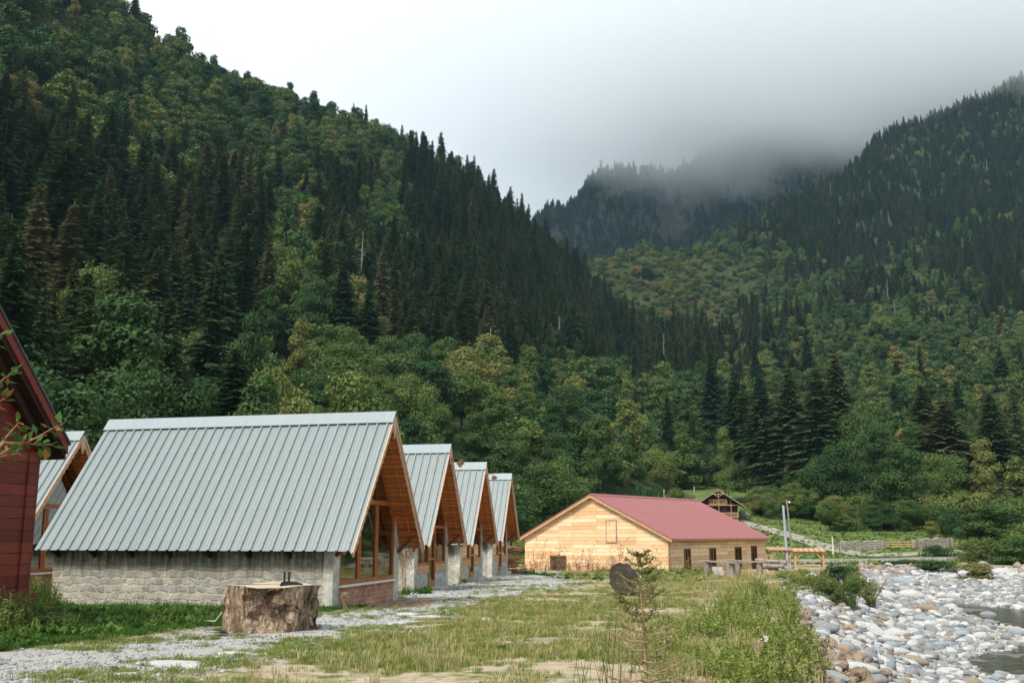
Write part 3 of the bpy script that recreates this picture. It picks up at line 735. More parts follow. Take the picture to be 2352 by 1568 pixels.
def sheet(mb, x0, x1, y0, z0, y1, z1, pitch, hgt, base, topw, th=.012, minor=True, screws=0, nseg=1):
    """ribbed metal sheet between the lower edge (y0,z0) and the upper edge (y1,z1); ribs run up the slope"""
    d = np.array([y1-y0, z1-z0]); L = np.linalg.norm(d); d /= L; nrm = np.array([-d[1], d[0]]);
    if nrm[1] < 0: nrm = -nrm
    xs = [x0]; hs = [0.]; n = int(round((x1-x0)/pitch)); p = (x1-x0)/n; ribs = []
    for i in range(n):
        c = x0+(i+.5)*p; ribs.append(c)
        if minor:
            for q in (-.30, ): pass
        xs += [c-base/2, c-topw/2, c+topw/2, c+base/2]; hs += [0, hgt, hgt, 0]
        if minor and i < n-1:
            for q in (.33, .67):
                e = c+p*q; xs += [e-.012, e, e+.012]; hs += [0, .006, 0]
    xs.append(x1); hs.append(0.); k = len(xs); V = []
    for (a, b_) in ((y0, z0), (y1, z1)):
        for x, h_ in zip(xs, hs): V.append((x, a+nrm[0]*h_, b_+nrm[1]*h_))
    for (a, b_) in ((y0, z0), (y1, z1)):
        for x, h_ in zip(xs, hs): V.append((x, a+nrm[0]*(h_-th), b_+nrm[1]*(h_-th)))
    F = [(i, i+1, k+i+1, k+i) for i in range(k-1)]+[(2*k+i, 3*k+i, 3*k+i+1, 2*k+i+1) for i in range(k-1)]
    F += [(i, 2*k+i, 2*k+i+1, i+1) for i in range(k-1)]+[(k+i, k+i+1, 3*k+i+1, 3*k+i) for i in range(k-1)]
    F += [(0, k, 3*k, 2*k), (k-1, 3*k-1, 4*k-1, 2*k-1)]
    mb.add(V, F, 0)
    for t in (np.linspace(.055, .94, screws) if screws else ()):
        for c in ribs:
            o = np.array([y0, z0])+d*L*t+nrm*(hgt+.004); e = d*.022; w = .024
            V = [(c-w, *(o-e)), (c+w, *(o-e)), (c+w, *(o+e)), (c-w, *(o+e))]; V += [(x, y+nrm[0]*.010, z+nrm[1]*.010) for x, y, z in V]
            mb.add(V, [(0, 1, 2, 3), (4, 5, 6, 7), (0, 1, 5, 4), (1, 2, 6, 5), (2, 3, 7, 6), (3, 0, 4, 7)], 1)

def scallop(p0, p1, depth, n, inner):
    """bargeboard outline in (y,z): straight upper edge p0-p1, scalloped lower edge"""
    p0 = np.array(p0); p1 = np.array(p1); d = p1-p0; L = np.linalg.norm(d); d /= L
    nn = np.array([d[1], -d[0]]); nn = nn if nn@(np.array(inner)-p0) > 0 else -nn
    out = [tuple(p0), tuple(p1)]
    q = np.linspace(1, 0, n*6+1)
    for t in q: out.append(tuple(p0+d*L*t+nn*(depth*(.80+.20*abs(math.cos(t*n*math.pi))))))
    return out

def cabin(origin, ang, L, w, ze, zr, kind, label, lamp=False):
    e = empty('holiday_cabin', origin, ang); tag(e, label, 'cabin', 'metal roofed holiday cabins')
    sl = (zr-ze)/w; ov = .72; wi = w-.42; gx = -ov; bx = -L+.35; zw = zr-sl*wi-.12
    zc = lambda y: zr-sl*abs(y)                                # roof underside line
    for s_ in (-1, 1):                                         # long walls
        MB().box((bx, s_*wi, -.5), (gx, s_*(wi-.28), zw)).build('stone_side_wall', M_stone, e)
    pil = .42 if kind == 'A' else .40
    for s_ in (-1, 1):                                         # pale pillars on the gable
        g = MB()
        a, b_ = s_*(wi-.29), s_*(wi-.29-pil+.1)
        g.prism([(s_*(wi+.003), -.5), (s_*(wi-pil), -.5), (s_*(wi-pil), zc(wi-pil)-.12), (s_*(wi+.003), zc(wi)-.10)], 0, gx-.28, gx+.004)
        g.build('corner_pillar', M_stone2, e)
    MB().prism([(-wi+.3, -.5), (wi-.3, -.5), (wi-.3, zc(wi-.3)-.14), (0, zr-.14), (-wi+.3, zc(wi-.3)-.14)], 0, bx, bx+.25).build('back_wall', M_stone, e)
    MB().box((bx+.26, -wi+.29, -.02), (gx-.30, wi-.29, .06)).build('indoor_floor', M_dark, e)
    yi = wi-pil                                                # glazing from -yi to yi
    sill = .72 if kind == 'A' else .95
    if kind == 'A':
        MB().box((gx-.22, -yi, -.5), (gx-.02, yi, sill-.08)).build('brick_apron', M_brick, e)
        MB().box((gx-.2, -yi-.02, sill-.08), (gx+.10, yi+.02, sill-.02)).build('window_sill', M_white, e)
        fr = MB(); X0, X1 = gx-.10, gx-.02; zt = 2.95
        xs = [-yi, -yi+(2*yi)*.345, -yi+(2*yi)*.66, yi]
        top = lambda y: zc(y)-.16
        for y in (xs[0]+.05, xs[3]-.05): fr.prism([(y-.05, sill), (y+.05, sill), (y+.05, top(y+.05)), (y-.05, top(y-.05))], 0, X0, X1+.02)
        for y in xs[1:3]:
            for dx in (-.065, .065): fr.box((X0, y+dx-.05, sill+.10), (X1, y+dx+.05, zt-.02))
        fr.box((X0, -yi+.10, sill-.02), (X1+.025, yi-.10, sill+.10))
        yz = min(yi-.1, (zr-.16-zt)/sl); fr.box((X0, -yz, zt), (X1+.015, yz, zt+.14))
        for s_ in (-1, 1): fr.prism([(s_*yi, top(yi)), (0, zr-.16), (0, zr-.34), (s_*yi, top(yi)-.18)], 0, X0+.003, X1+.01)
        f_ = fr.build('window', M_brown, e)
        MB().prism([(-yi+.05, sill+.05), (yi-.05, sill+.05), (yi-.05, top(yi-.05)-.05), (0, zr-.2), (-yi+.05, top(yi-.05)-.05)], 0, gx-.065, gx-.055).build('pane', M_glass, f_)
        # curtain gathered to one side
        cu = MB(); q = np.linspace(0, 1, 26)
        for (ya, yb, za, zb, nar) in ((.35, 1.75, 1.2, 3.6, .70), (-.45, .35, 2.9, 4.6, .1), (-1.65, -1.0, .85, 3.1, .35)):
            V = []
            for t in np.linspace(0, 1, 8):
                zz = zb+(za-zb)*t; wv = (yb-ya)*(1-nar*t); 
                for k in q: V.append((gx-.30+.04*math.sin(k*40), ya+wv*k, zz))
            cu.add(V, [tuple(r_) for r_ in gridfaces(8, 26)])
        cu.build('curtain', M_cloth, e)
    else:
        dw = .48
        for s_ in (-1, 1): MB().box((gx-.25, s_*dw, -.5), (gx-.02, s_*yi, sill-.32)).build('apron_wall', M_stone2, e)
        for s_ in (-1, 1): MB().box((gx-.14, s_*dw, sill-.32), (gx+.02, s_*yi, sill-.03)).build('apron_board', M_newwood, e)
        fr = MB(); X0, X1 = gx-.10, gx-.02; zt = 2.35; top = lambda y: zc(y)-.16
        for s_ in (-1, 1):
            y = s_*(yi-.05); fr.prism([(y-.05, sill-.03), (y+.05, sill-.03), (y+.05, top(y+.05)), (y-.05, top(y-.05))], 0, X0, X1+.02)
            fr.box((X0, s_*(dw+.06), sill-.03), (X1+.01, s_*(yi-.10), sill+.08)); fr.box((X0, s_*dw, sill-.03), (X1+.012, s_*(dw+.06), zt))
        yz = min(yi-.1, (zr-.16-zt)/sl); fr.box((X0, -yz, zt), (X1+.015, yz, zt+.12))
        for s_ in (-1, 1): fr.prism([(s_*yi, top(yi)), (0, zr-.16), (0, zr-.34), (s_*yi, top(yi)-.18)], 0, X0+.003, X1+.01)
        fr.box((X0+.01, -.04, zt+.12), (X1, .04, zr-.34))
        f_ = fr.build('window', M_brown, e)
        MB().prism([(-yi+.05, sill+.02), (-dw, sill+.02), (-dw, zt+.01), (dw, zt+.01), (dw, sill+.02), (yi-.05, sill+.02), (yi-.05, top(yi-.05)-.05), (0, zr-.2), (-yi+.05, top(yi-.05)-.05)], 0, gx-.065, gx-.055).build('pane', M_glass, f_)
        dr = MB(); 
        for s_ in (-1, 1): dr.box((X0, s_*(dw-.12), .05), (X1+.03, s_*(dw-.005), zt-.03))
        dr.box((X0, -dw+.12, .05), (X1+.028, dw-.12, .32)); dr.box((X0, -dw+.12, zt-.18), (X1+.028, dw-.12, zt-.03)); dr.box((X0, -dw+.12, 1.1), (X1+.02, dw-.12, 1.18))
        d_ = dr.build('door', M_brown, e); MB().box((gx-.065, -dw+.1, .25), (gx-.055, dw-.1, zt-.1)).build('door_pane', M_glass, d_)
        MB().tube([(gx+.02, dw-.2, 1.05), (gx+.07, dw-.2, 1.05), (gx+.07, dw-.32, 1.05)], .012, 6).build('handle', M_iron, d_)
        MB().box((gx-.02, -.8, -.4), (gx+.55, .8, .05)).build('doorstep', M_conc, e)
        cu = MB()
        for (ya, yb) in ((-yi+.15, -dw-.35), (dw+.3, yi-.2)):
            V = [(gx-.3+.04*math.sin(k*40), ya+(yb-ya)*k*(1 if t == 0 else .6), 2.5-1.4*t) for t in (0, .5, 1) for k in np.linspace(0, 1, 20)]
            cu.add(V, [tuple(r_) for r_ in gridfaces(3, 20)])
        cu.build('curtain', M_redcl, e)
    # roof: boards below, ribbed metal above
    rf = MB(); th = .10
    for s_ in (-1, 1):
        q = .16; rf.prism([(s_*(w-q), ze-.012+q*sl), (0, zr-.012), (0, zr-.03-th*1.3), (s_*(w-q), ze-.03-th+q*sl)], 0, -L+.04, -.06)
    roof = rf.build('roof', M_soffit, e)
    ms = MB()
    for s_ in (-1, 1):
        sheet(ms, -L, .02, s_*w, ze+.01, 0, zr+.012, .318, .05, .095, .045, screws=5 if s_ < 0 else 0)
    ms.build('metal_sheeting', [M_zinc, M_screw if kind == 'A' else M_screwr], roof)
    rc = MB(); q = .27
    for s_ in (-1, 1):
        rc.prism([(0, zr+.13), (s_*q, zr+.13-q*sl), (s_*q, zr+.115-q*sl), (0, zr+.113)], 0, -L-.02, .04)
    rc.build('ridge_cap', M_cap, roof)
    # scalloped bargeboards, with a plain trim board above
    for s_ in (-1, 1):
        bb = MB(); n = 21
        out = scallop((0, zr+.005), (s_*(w+.02), ze-.03), .19, n, (0, ze))
        k = len(out); p0, p1 = out[0], out[1]; low = out[2:][::-1]
        up = [(p0[0]+(p1[0]-p0[0])*t, p0[1]+(p1[1]-p0[1])*t) for t in np.linspace(0, 1, len(low))]
        V = [(x, *p) for x in (-.055, -.01) for p in up+low]; nn_ = len(up); F = []
        for o in (0, 2*nn_): F += [(o+i, o+i+1, o+nn_+i+1, o+nn_+i) for i in range(nn_-1)]
        for i in range(nn_-1): F += [(i, i+1, 2*nn_+i+1, 2*nn_+i), (nn_+i, nn_+i+1, 3*nn_+i+1, 3*nn_+i)]
        F += [(0, nn_, 3*nn_, 2*nn_), (nn_-1, 2*nn_-1, 4*nn_-1, 3*nn_-1)]
        bb.add(V, F); bb.bar((.012, 0, zr-.035), (.012, s_*w, ze-.035-.0), .03, .075)
        bb.build('bargeboard', M_barge, roof)
        rt = MB(); rt.bar((-.30, s_*.1, zr-.24-.1*sl), (-.30, s_*(w-.1), ze-.12+.1*sl-.07), .07, .12); rt.build('verge_rafter', M_soffit, roof)
        pl = MB(); pl.box((-L+.1, s_*(wi-.05), zw-.02), (-.10, s_*(wi-.2), zw+.13)); pl.build('wall_plate', M_brown, roof)
        br = MB(); br.bar((gx+.02, s_*(wi-.13), zw-.55), (gx+.55, s_*(wi-.13), zw-.02), .09, .10); br.build('gable_bracket', M_brownd, e)
    for x in np.arange(bx+.15, gx-.1, 1.22):
        for s_ in (-1,):
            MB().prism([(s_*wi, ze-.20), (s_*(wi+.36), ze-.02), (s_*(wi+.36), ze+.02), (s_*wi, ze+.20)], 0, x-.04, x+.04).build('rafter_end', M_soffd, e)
    ap = MB(); ap.prism([(-.13, zr-.16), (0, zr-.02), (.13, zr-.16), (.10, zr-.5), (.05, zr-.62), (0, zr-.72), (-.05, zr-.62), (-.10, zr-.5)], 0, -.009, .022)
    ap.build('apex_board', M_barge, roof)
    if lamp:
        lm = MB(); lm.tube([(.02, 0, zr-.55), (.25, 0, zr-.45), (.42, 0, zr-.55)], .018, 6)
        zz = np.array([0, .02, .06, .14]); lm.tube([(.42, 0, zr-.56-z) for z in zz], [.03, .06, .13, .17], 10)
        l_ = lm.build('lamp', M_brownd, e)
        MB().tube([(.42, 0, zr-.70-z) for z in (0, .05, .10, .14)], [.10, .10, .07, .02], 10).build('lamp_glass', M_lamp, l_)
    return e
A0 = -.2328
cabin((-3.543, 30, .0), A0, 9.8, 3.02, 1.62, 5.60, 'A', 'nearest cabin with the long pale metal roof and big brown framed gable window')
cabin((-2.517, 40.87, -.05), -.2026, 9.8, 2.85, 1.70, 5.62, 'B', 'second cabin of the row, lamp at its gable peak, right behind the nearest cabin', True)
cabin((-1.305, 50.64, -.1), -.2068, 9.8, 2.75, 1.66, 5.62, 'B', 'third cabin of the row, between the second cabin and the smallest looking one', True)
cabin((-.03, 62.36, -.2), -.1959, 9.8, 2.70, 1.85, 5.84, 'B', 'last cabin of the row, its gable end beside the pine barn', True)
cabin((-15.75, 36.6, .05), A0, 9.8, 3.02, 1.62, 5.62, 'A', 'cabin half hidden between the dark red house and the nearest cabin roof')

# ------------------------------------------------------------------ dark red house at the left edge
def red_house():
    e = empty('red_wooden_house', (-10.38, 21.9, .25), A0); tag(e, 'dark red plank house at the left edge, its steep roof overhanging', 'house')
    ws, sl, hw = 4.1, 1.02, 4.6            # z of wall head at the corner; half width
    z0 = .62; zt = lambda y: 3.84+(0-y)*sl if y > -hw else 3.84+(2*hw+y)*sl
    MB().prism([(0, z0), (-2*hw, z0), (-2*hw, zt(-2*hw)), (-hw, zt(-hw)), (0, zt(0))], 0, -7, 0).build('plank_wall', M_redw, e)
    cb = MB(); cb.box((-.04, -.30, z0), (.035, .02, zt(0)-.02)); cb.box((-.3, .005, z0), (.03, .04, zt(0)-.03)); cb.build('corner_board', M_redw, e)
    MB().box((-7.1, -2*hw, z0-.24), (.16, .12, z0+.0)).build('sill_beam', M_brownd, e)
    MB().box((-6.8, -2*hw+.2, -.8), (-.12, -.15, z0-.24)).build('stone_foundation', M_stone2, e)
    rf = MB(); ov = .46; t = .34
    a = (.34, zt(0)-.34*sl+.30); b_ = (-hw, zt(-hw)+.30); c = (-2*hw-.34, zt(0)-.34*sl+.30)
    rf.prism([a, b_, c, (c[0], c[1]-t), (b_[0], b_[1]-t*1.2), (a[0], a[1]-t)], 0, -7.3, ov-.03)
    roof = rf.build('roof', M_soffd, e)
    fb = MB()
    for s_, p in ((1, a), (-1, c)):
        fb.prism([(p[0], p[1]+.02), (b_[0], b_[1]+.02), (b_[0], b_[1]-.24), (p[0], p[1]-.22)], 0, ov-.03, ov+.02)
    fb.build('verge_board', M_redt, roof)
    tr = MB()
    for s_, p in ((1, a), (-1, c)): tr.prism([(p[0]+.04*s_, p[1]+.03), (b_[0], b_[1]+.07), (b_[0], b_[1]+.021), (p[0]+.04*s_, p[1]-.03)], 0, -7.35, ov+.05)
    tr.build('metal_sheeting', flat('dark_sheet', (.06, .065, .07), .4, .5, .2, 2), roof)
    MB().bar((.18, -.05, zt(0)-.2), (.18, -hw+.1, zt(-hw)-.22), .10, .16).build('verge_rafter', M_soffd, roof)
    return e
red_house()

# ------------------------------------------------------------------ pine barn with the red roof
def barn():
    A = 52.43; e = empty('pine_barn', (5.815, 75, -.6), rad(A)); tag(e, 'large pine clad barn with a dusty red metal roof, beyond the cabins', 'barn')
    L, w, ze, zr = 17.03, 6.72, 2.33, 5.56; sl = (zr-ze)/w; wi = w-.42; zc = lambda y: zr-sl*abs(y)-.10
    # local +x runs along the ridge away from the gable; the side facing us is -y
    MB().prism([(-wi, -1.2), (wi, -1.2), (wi, zc(wi)), (0, zc(0)), (-wi, zc(wi))], 0, .30, .5).build('gable_cladding', M_pine, e)
    def wall(y0, y1, ops):                                      # side wall with window openings
        m_ = MB(); x = .5
        for (a, b_, z0, z1) in ops:
            m_.box((x, y0, -1.6), (a, y1, zc(wi)+.02)); m_.box((a, y0, -1.6), (b_, y1, z0)); m_.box((a, y0, z1), (b_, y1, zc(wi)+.02)); x = b_
        m_.box((x, y0, -1.6), (L-.3, y1, zc(wi)+.02)); return m_
    ops = [(2.55, 3.55, .10, 1.62), (6.55, 7.65, .25, 1.62), (10.95, 12.15, -.35, 1.66), (13.95, 15.05, -.35, 1.72)]
    wall(-wi, -wi+.2, ops).build('side_cladding', M_pine, e); wall(wi-.2, wi, []).build('far_side_cladding', M_pine, e)
    MB().prism([(-wi+.2, -1.2), (wi-.2, -1.2), (wi-.2, zc(wi)), (0, zc(0)), (-wi+.2, zc(wi))], 0, L-.5, L-.35).build('back_cladding', M_pine, e)
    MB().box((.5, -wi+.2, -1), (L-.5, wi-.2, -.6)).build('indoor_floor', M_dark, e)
    for a, b_, z0, z1 in ops:
        f = MB(); y = -wi
        for x0, x1 in ((a, a+.14), (b_-.14, b_)): f.box((x0, y-.04, z0), (x1, y+.10, z1))
        f.box((a+.14, y-.035, z0), (b_-.14, y+.09, z0+.14)); f.box((a+.14, y-.035, z1-.12), (b_-.14, y+.09, z1)); m_ = (a+b_)/2
        f.box((m_-.05, y-.03, z0+.14), (m_+.05, y+.08, z1-.12))
        f_ = f.build('window', M_brownd, e); MB().box((a+.1, y+.03, z0+.1), (b_-.1, y+.04, z1-.1)).build('pane', M_glass, f_)
    yw = 3.15; f = MB()
    for a, b_ in ((yw-.75, yw-.65), (yw+.65, yw+.75), (yw-.05, yw+.05)): f.box((.25, a, -.10), (.32, b_, 1.05))
    f.box((.245, yw-.65, -.10), (.318, yw+.65, .02)); f.box((.245, yw-.65, .93), (.318, yw+.65, 1.05)); f_ = f.build('window', M_brownd, e)
    MB().box((.27, yw-.62, .02), (.30, yw+.62, .93)).build('pane', flat('dark_glass', (.03, .025, .02), .08, .5, .3, 3), f_)
    h = MB(); h.box((.262, -2.02, 2.08), (.31, -1.22, 3.60)); hb = h.build('loft_hatch', M_pine, e)
    hf = MB(); hf.box((.25, -2.09, 2.02), (.315, -2.025, 3.66)); hf.box((.25, -1.215, 2.02), (.312, -1.16, 3.66)); hf.box((.252, -2.025, 3.61), (.313, -1.215, 3.67)); hf.box((.252, -2.025, 2.02), (.313, -1.215, 2.07)); hf.build('hatch_frame', M_greyw, hb)
    r = MB()
    for s_ in (-1, 1): r.prism([(s_*w, ze-.02), (0, zr-.02), (0, zr-.15), (s_*w, ze-.15)], 0, .02, L)
    roof = r.build('roof', M_newwood, e); ms = MB()
    for s_ in (-1, 1): sheet(ms, -.02, L+.04, s_*(w+.06), ze-.03+.012, 0, zr+.012, .20, .022, .10, .05, minor=False)
    ms.build('metal_sheeting', [M_redroof, M_redroof], roof)
    c = MB()
    for s_ in (-1, 1): c.prism([(0, zr+.075), (s_*.26, zr+.06-.26*sl), (s_*.26, zr+.045-.26*sl), (0, zr+.06)], 0, -.03, L+.05)
    c.build('ridge_cap', M_redroof, roof)
    v = MB()
    for s_ in (-1, 1): v.prism([(s_*(w+.04), ze-.03), (0, zr+.0), (0, zr-.24), (s_*(w+.04), ze-.25)], 0, -.03, .015)
    v.build('verge_board', M_newwood, roof)
    f2 = MB()
    for s_ in (-1, 1): f2.prism([(s_*(w+.04), ze+.01), (0, zr+.04), (0, zr-.03), (s_*(w+.04), ze-.06)], 0, -.055, -.031)
    f2.build('verge_flashing', M_redroof, roof)
    for x in np.arange(.6, L-.3, .8): MB().box((x, -w+.02, ze-.26), (x+.09, -wi-.002, ze-.13)).build('rafter_end', M_newwood, e)
    MB().box((-.02+.25, -wi-.035, -1.2), (.46, -wi-.003, zc(wi)-.05)).build('corner_board', M_newwood, e)
    return e
barn()

# ------------------------------------------------------------------ chalet on the slope
def chalet():
    p = at(1652, 1190, 165); z0 = float(H(p[0], 165)); e = empty('mountain_chalet', (p[0], 165, z0), rad(-12)); tag(e, 'small dark wooden chalet with a balcony on the slope behind the barn', 'chalet')
    hw, D, ze, zr = 3.1, 7, 3.3, 5.25; base = .7
    MB().box((-hw+.1, .1, -1.5), (hw-.1, D-.1, base)).build('base', M_white, e)
    MB().prism([(-hw, base), (hw, base), (hw, ze), (0, zr-.12), (-hw, ze)], 1, 1.3, D).build('wall', M_chal, e)
    MB().box((-hw, -.1, base-.15), (hw+.1, 1.3, base+.02)).build('deck', M_chal, e)
    MB().box((-hw, .0, 2.7), (hw, 1.3, 2.82)).build('balcony_floor', M_newwood, e)
    for x in (-hw+.05, -.05, 1.9, hw-.1): MB().box((x, -.02, base), (x+.12, .1, ze+.1 if abs(x) > 2 else zr-.5)).build('post', M_greyw, e)
    def rail(x0, x1, z, nm):
        r = MB(); r.box((x0, -.05, z+.75), (x1, .0, z+.85)); r.box((x0, -.05, z+.06), (x1, .0, z+.14))
        for x in np.arange(x0, x1, .24): r.box((x, -.045, z+.14), (x+.08, -.005, z+.75))
        r.build(nm, M_newwood, e)
    rail(-1.6, 1.3, 2.85, 'balcony_rail'); rail(-.2, hw, base+.02, 'deck_rail')
    r = MB()
    for s_ in (-1, 1): r.prism([(s_*(hw+1.0), ze-.72), (0, zr), (0, zr-.12), (s_*(hw+1.0), ze-.84)], 1, -.7, D+.5)
    roof = r.build('roof', M_redroof, e); v = MB()
    for s_ in (-1, 1): v.prism([(s_*(hw+1.02), ze-.70), (0, zr+.02), (0, zr-.16), (s_*(hw+1.02), ze-.86)], 1, -.74, -.70)
    v.build('verge_board', M_greyw, roof)
    t = MB(); t.bar((-.9, -.72, zr-.72), (.9, -.72, zr-.72), .05, .1); t.bar((0, -.715, zr-.1), (0, -.715, zr-1.3), .1, .05); t.bar((-.75, -.71, zr-.7), (0, -.71, zr-1.2), .06, .06); t.bar((.75, -.71, zr-.7), (0, -.71, zr-1.2), .06, .06)
    t.build('gable_truss', M_newwood, e)
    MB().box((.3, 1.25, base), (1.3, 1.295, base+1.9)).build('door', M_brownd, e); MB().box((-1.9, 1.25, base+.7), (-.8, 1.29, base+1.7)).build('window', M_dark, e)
    MB().tube([(-3.9, 1.5, -.5), (-3.9, 1.5, 5.9)], .14, 8).build('stove_pipe', M_greyw, e)
chalet()

# ------------------------------------------------------------------ poles, fences and walls beyond the yard
def fpt(u, Y): 
    x = at(u, 1225, Y)[0]; return np.array([x, Y, float(H(x, Y))])
def pole(u, Y, vtop, r, m_, label, name='utility_pole', lean=0., arm=False):
    p = fpt(u, Y); top = at(u, vtop, Y)[2]; e = empty(name, p); tag(e, label, 'pole')
    MB().tube([(0, 0, -.8), (lean, 0, top-p[2])], [r, r*.75], 8).build('shaft', m_, e)
    if arm:
        MB().box((lean-.05, -.1, top-p[2]-.35), (lean+.45, .1, top-p[2]-.25)).build('lamp_arm', M_iron, e)
        MB().tube([(lean+.35, 0, top-p[2]-.45), (lean+.35, 0, top-p[2]-.3), (lean+.35, 0, top-p[2]-.2)], [.12, .16, .05], 8).build('lamp_head', M_white, e)
pole(1806, 92, 1160, .14, M_iron, 'blue grey metal pole standing right of the barn', lean=-.15)
pole(1817, 132, 1147, .13, M_greyw, 'weathered wooden pole just behind the blue grey pole', lean=-.35, arm=True)
pole(1528, 120, 1123, .12, M_greyw, 'short pale post top rising behind the red barn ridge')
pole(1911, 118, 1232, .08, M_white, 'thin white post beside the dirt track')
pole(2330, 128, 1157, .13, M_greyw, 'wooden lamp pole among the bushes near the right edge', 'lamp_pole', lean=-.25, arm=True)
pole(1989, 124, 1235, .06, M_greyw, 'thin dark post in the bushes behind the stone wall')
def wallrun(name, pts, h, th, m_, label, cat, rag=0.):
    """a wall along (u,Y) points following the ground"""
    P = [fpt(*p) for p in pts]; e = []; m__ = MB(); V = []; F = []; q = []
    for a, b_ in zip(P[:-1], P[1:]):
        n = max(1, int(np.linalg.norm(b_-a)/.7)); q += [a+(b_-a)*i/n for i in range(n)]
    q.append(P[-1]); q = np.array(q); d = norm(np.gradient(q[:, :2], axis=0)); nn = np.c_[-d[:, 1], d[:, 0]]
    top = base_h(q[:, 0], q[:, 1])+h+rag*rng.normal(size=len(q))
    for i in range(len(q)):
        for s_, z in ((-1, -1.), (-1, top[i]-q[i, 2]), (1, top[i]-q[i, 2]), (1, -1.)): V.append((q[i, 0]+nn[i, 0]*th/2*s_, q[i, 1]+nn[i, 1]*th/2*s_, q[i, 2]+z))
    for i in range(len(q)-1):
        for k in range(3): F.append((4*i+k, 4*i+k+1, 4*i+5+k, 4*i+4+k))
    F += [(0, 3, 2, 1), (4*len(q)-4, 4*len(q)-3, 4*len(q)-2, 4*len(q)-1)]
    c = q.mean(0); V = np.array(V)-c; o = MB().add(V, F).build(name, m_); o.location = c; return tag(o, label, cat)
wallrun('river_wall', [(1735, 100), (1900, 103), (2090, 108), (2352, 116), (2650, 122)], .42, .35, M_conc, 'long low pale concrete wall running beside the river bed', 'wall')
wallrun('stone_wall', [(1928, 122), (2028, 124)], 1.0, .6, M_dry, 'pale dry stone wall left of the wooden gate', 'stone wall', .07)
wallrun('stone_wall', [(2096, 124), (2184, 126)], 1.15, .6, M_dry, 'pale dry stone wall right of the wooden gate', 'stone wall', .07)
def gate():
    a, b_ = fpt(2030, 124), fpt(2094, 124); e = empty('wooden_gate', a); tag(e, 'low wooden rail gate between the two stone walls', 'gate'); d = b_-a
    for k in (0, .5, 1): p = d*k; MB().box(p+[-.07, -.07, -.4], p+[.07, .07, .95]).build('post', M_newwood, e)
    for z in (.28, .55, .82): MB().bar(np.array([0, -.09, z]), d+[0, -.09, z], .05, .11).build('rail', M_newwood, e)
gate()
for i, (u, Y, lb) in enumerate([(1926, 121, 'thin dark fence stake at the left end of the stone wall'), (2029, 122, 'thin dark fence stake left of the wooden gate'), (2103, 122.5, 'thin dark fence stake right of the wooden gate'), (2180, 124, 'thin dark fence stake at the right end of the stone wall')]):
    p = fpt(u, Y); tag(MB().tube([(0, 0, -.3), (.03, 0, 1.4)], .045, 6).build('fence_stake', M_brownd, None, False, p), lb, 'fence stake', 'fence stakes along the stone walls')
pts = [fpt(u, Y) for u, Y in ((1560, 190), (1640, 176), (1700, 166), (1760, 152), (1830, 138), (1900, 124), (1985, 116), (2120, 118), (2352, 124), (2700, 130))]
V = []
for i in range(len(pts)-1):
    for t_ in np.linspace(0, 1, 14)[:-1]:
        p = pts[i]*(1-t_)+pts[i+1]*t_; d = norm(pts[i+1]-pts[i]); n_ = np.array([-d[1], d[0]])*1.5
        for s_ in (-1, -.4, .4, 1): x, y = p[0]+n_[0]*s_, p[1]+n_[1]*s_; V.append((x, y, float(H(x, y))+.10))
tag(obj('dirt_track', mesh_np('dirt_track', V, gridfaces(len(V)//4, 4), [flat('track_gravel', (.30, .28, .23), .95, .1, .25, .8)], True)), kind='structure')

def shelter(u, Y, w, d, label, rz=0., hh=1.75):
    p = fpt(u, Y); e = empty('timber_shelter', p, rz); tag(e, label, 'shelter')
    for x in (-w/2, w/2):
        for y in (0, d): MB().box((x-.06, y-.06, -.4), (x+.06, y+.06, hh-(.25 if y == 0 else 0))).build('post', M_newwood, e)
    for x, s_ in ((-w/2, 1), (w/2, -1)):
        MB().bar((x, -.07, hh-.85), (x+.55*s_, -.07, hh-.27), .07, .07).build('brace', M_newwood, e)
    MB().box((-w/2-.2, -.09, hh-.25), (w/2+.2, .05, hh-.10)).build('beam', M_newwood, e); MB().box((-w/2-.2, d-.05, hh), (w/2+.2, d+.09, hh+.12)).build('beam', M_newwood, e)
    r = MB(); r.prism([(-.3, hh-.12), (d+.2, hh+.10), (d+.2, hh+.16), (-.3, hh-.06)], 0, -w/2-.25, w/2+.25); rf = r.build('roof', M_newwood, e)
    for x in np.arange(-w/2-.2, w/2+.3, .45): MB().bar((x, -.36, hh-.05), (x, d+.25, hh+.21), .07, .05).build('roof_batten', M_greyw, rf)
    MB().box((-w/2, .2, .45), (w/2, .9, .52)).build('table_board', M_newwood, e)
shelter(1790, 92, 1.75, 1.3, 'open timber shelter standing against the barn end', .05, 1.5)
shelter(1856, 88, 2.3, 1.5, 'open timber shelter with a slanted roof right of the grey pole', -.2, 1.45)

# ------------------------------------------------------------------ benches, blocks and logs in front of the barn
def bench(u0, u1, v0, v1, Y0, Y1, sup, label):
    a = at(u0, v0, Y0); b_ = at(u1, v1, Y1); g0 = fpt((u0+u1)/2, (Y0+Y1)/2); e = empty('plank_bench', g0); tag(e, label, 'bench', 'plank benches in front of the barn')
    MB().bar(a-g0, b_-g0, .42, .075).build('plank', M_greyw, e)
    for t_, w_ in sup:
        p = a+(b_-a)*t_-g0; gz = float(H(p[0]+g0[0], p[1]+g0[1]))-g0[2]
        m_ = MB(); V, F = tube([(p[0], p[1], gz-.2), (p[0]+.02, p[1], gz+.2), (p[0], p[1], p[2]-.04)], [w_*.52, w_*.47, w_*.5], 9); V[:, :2] += rng.normal(0, .012, (len(V), 2)); m_.add(V, [tuple(f) for f in F]+[tuple(range(18, 27))])
        m_.build('log_leg', M_greyw, e)
bench(1611, 1697, 1287, 1292.5, 57, 54, [(.16, .46), (.78, .52)], 'long plank bench on thick log legs, left of the two')
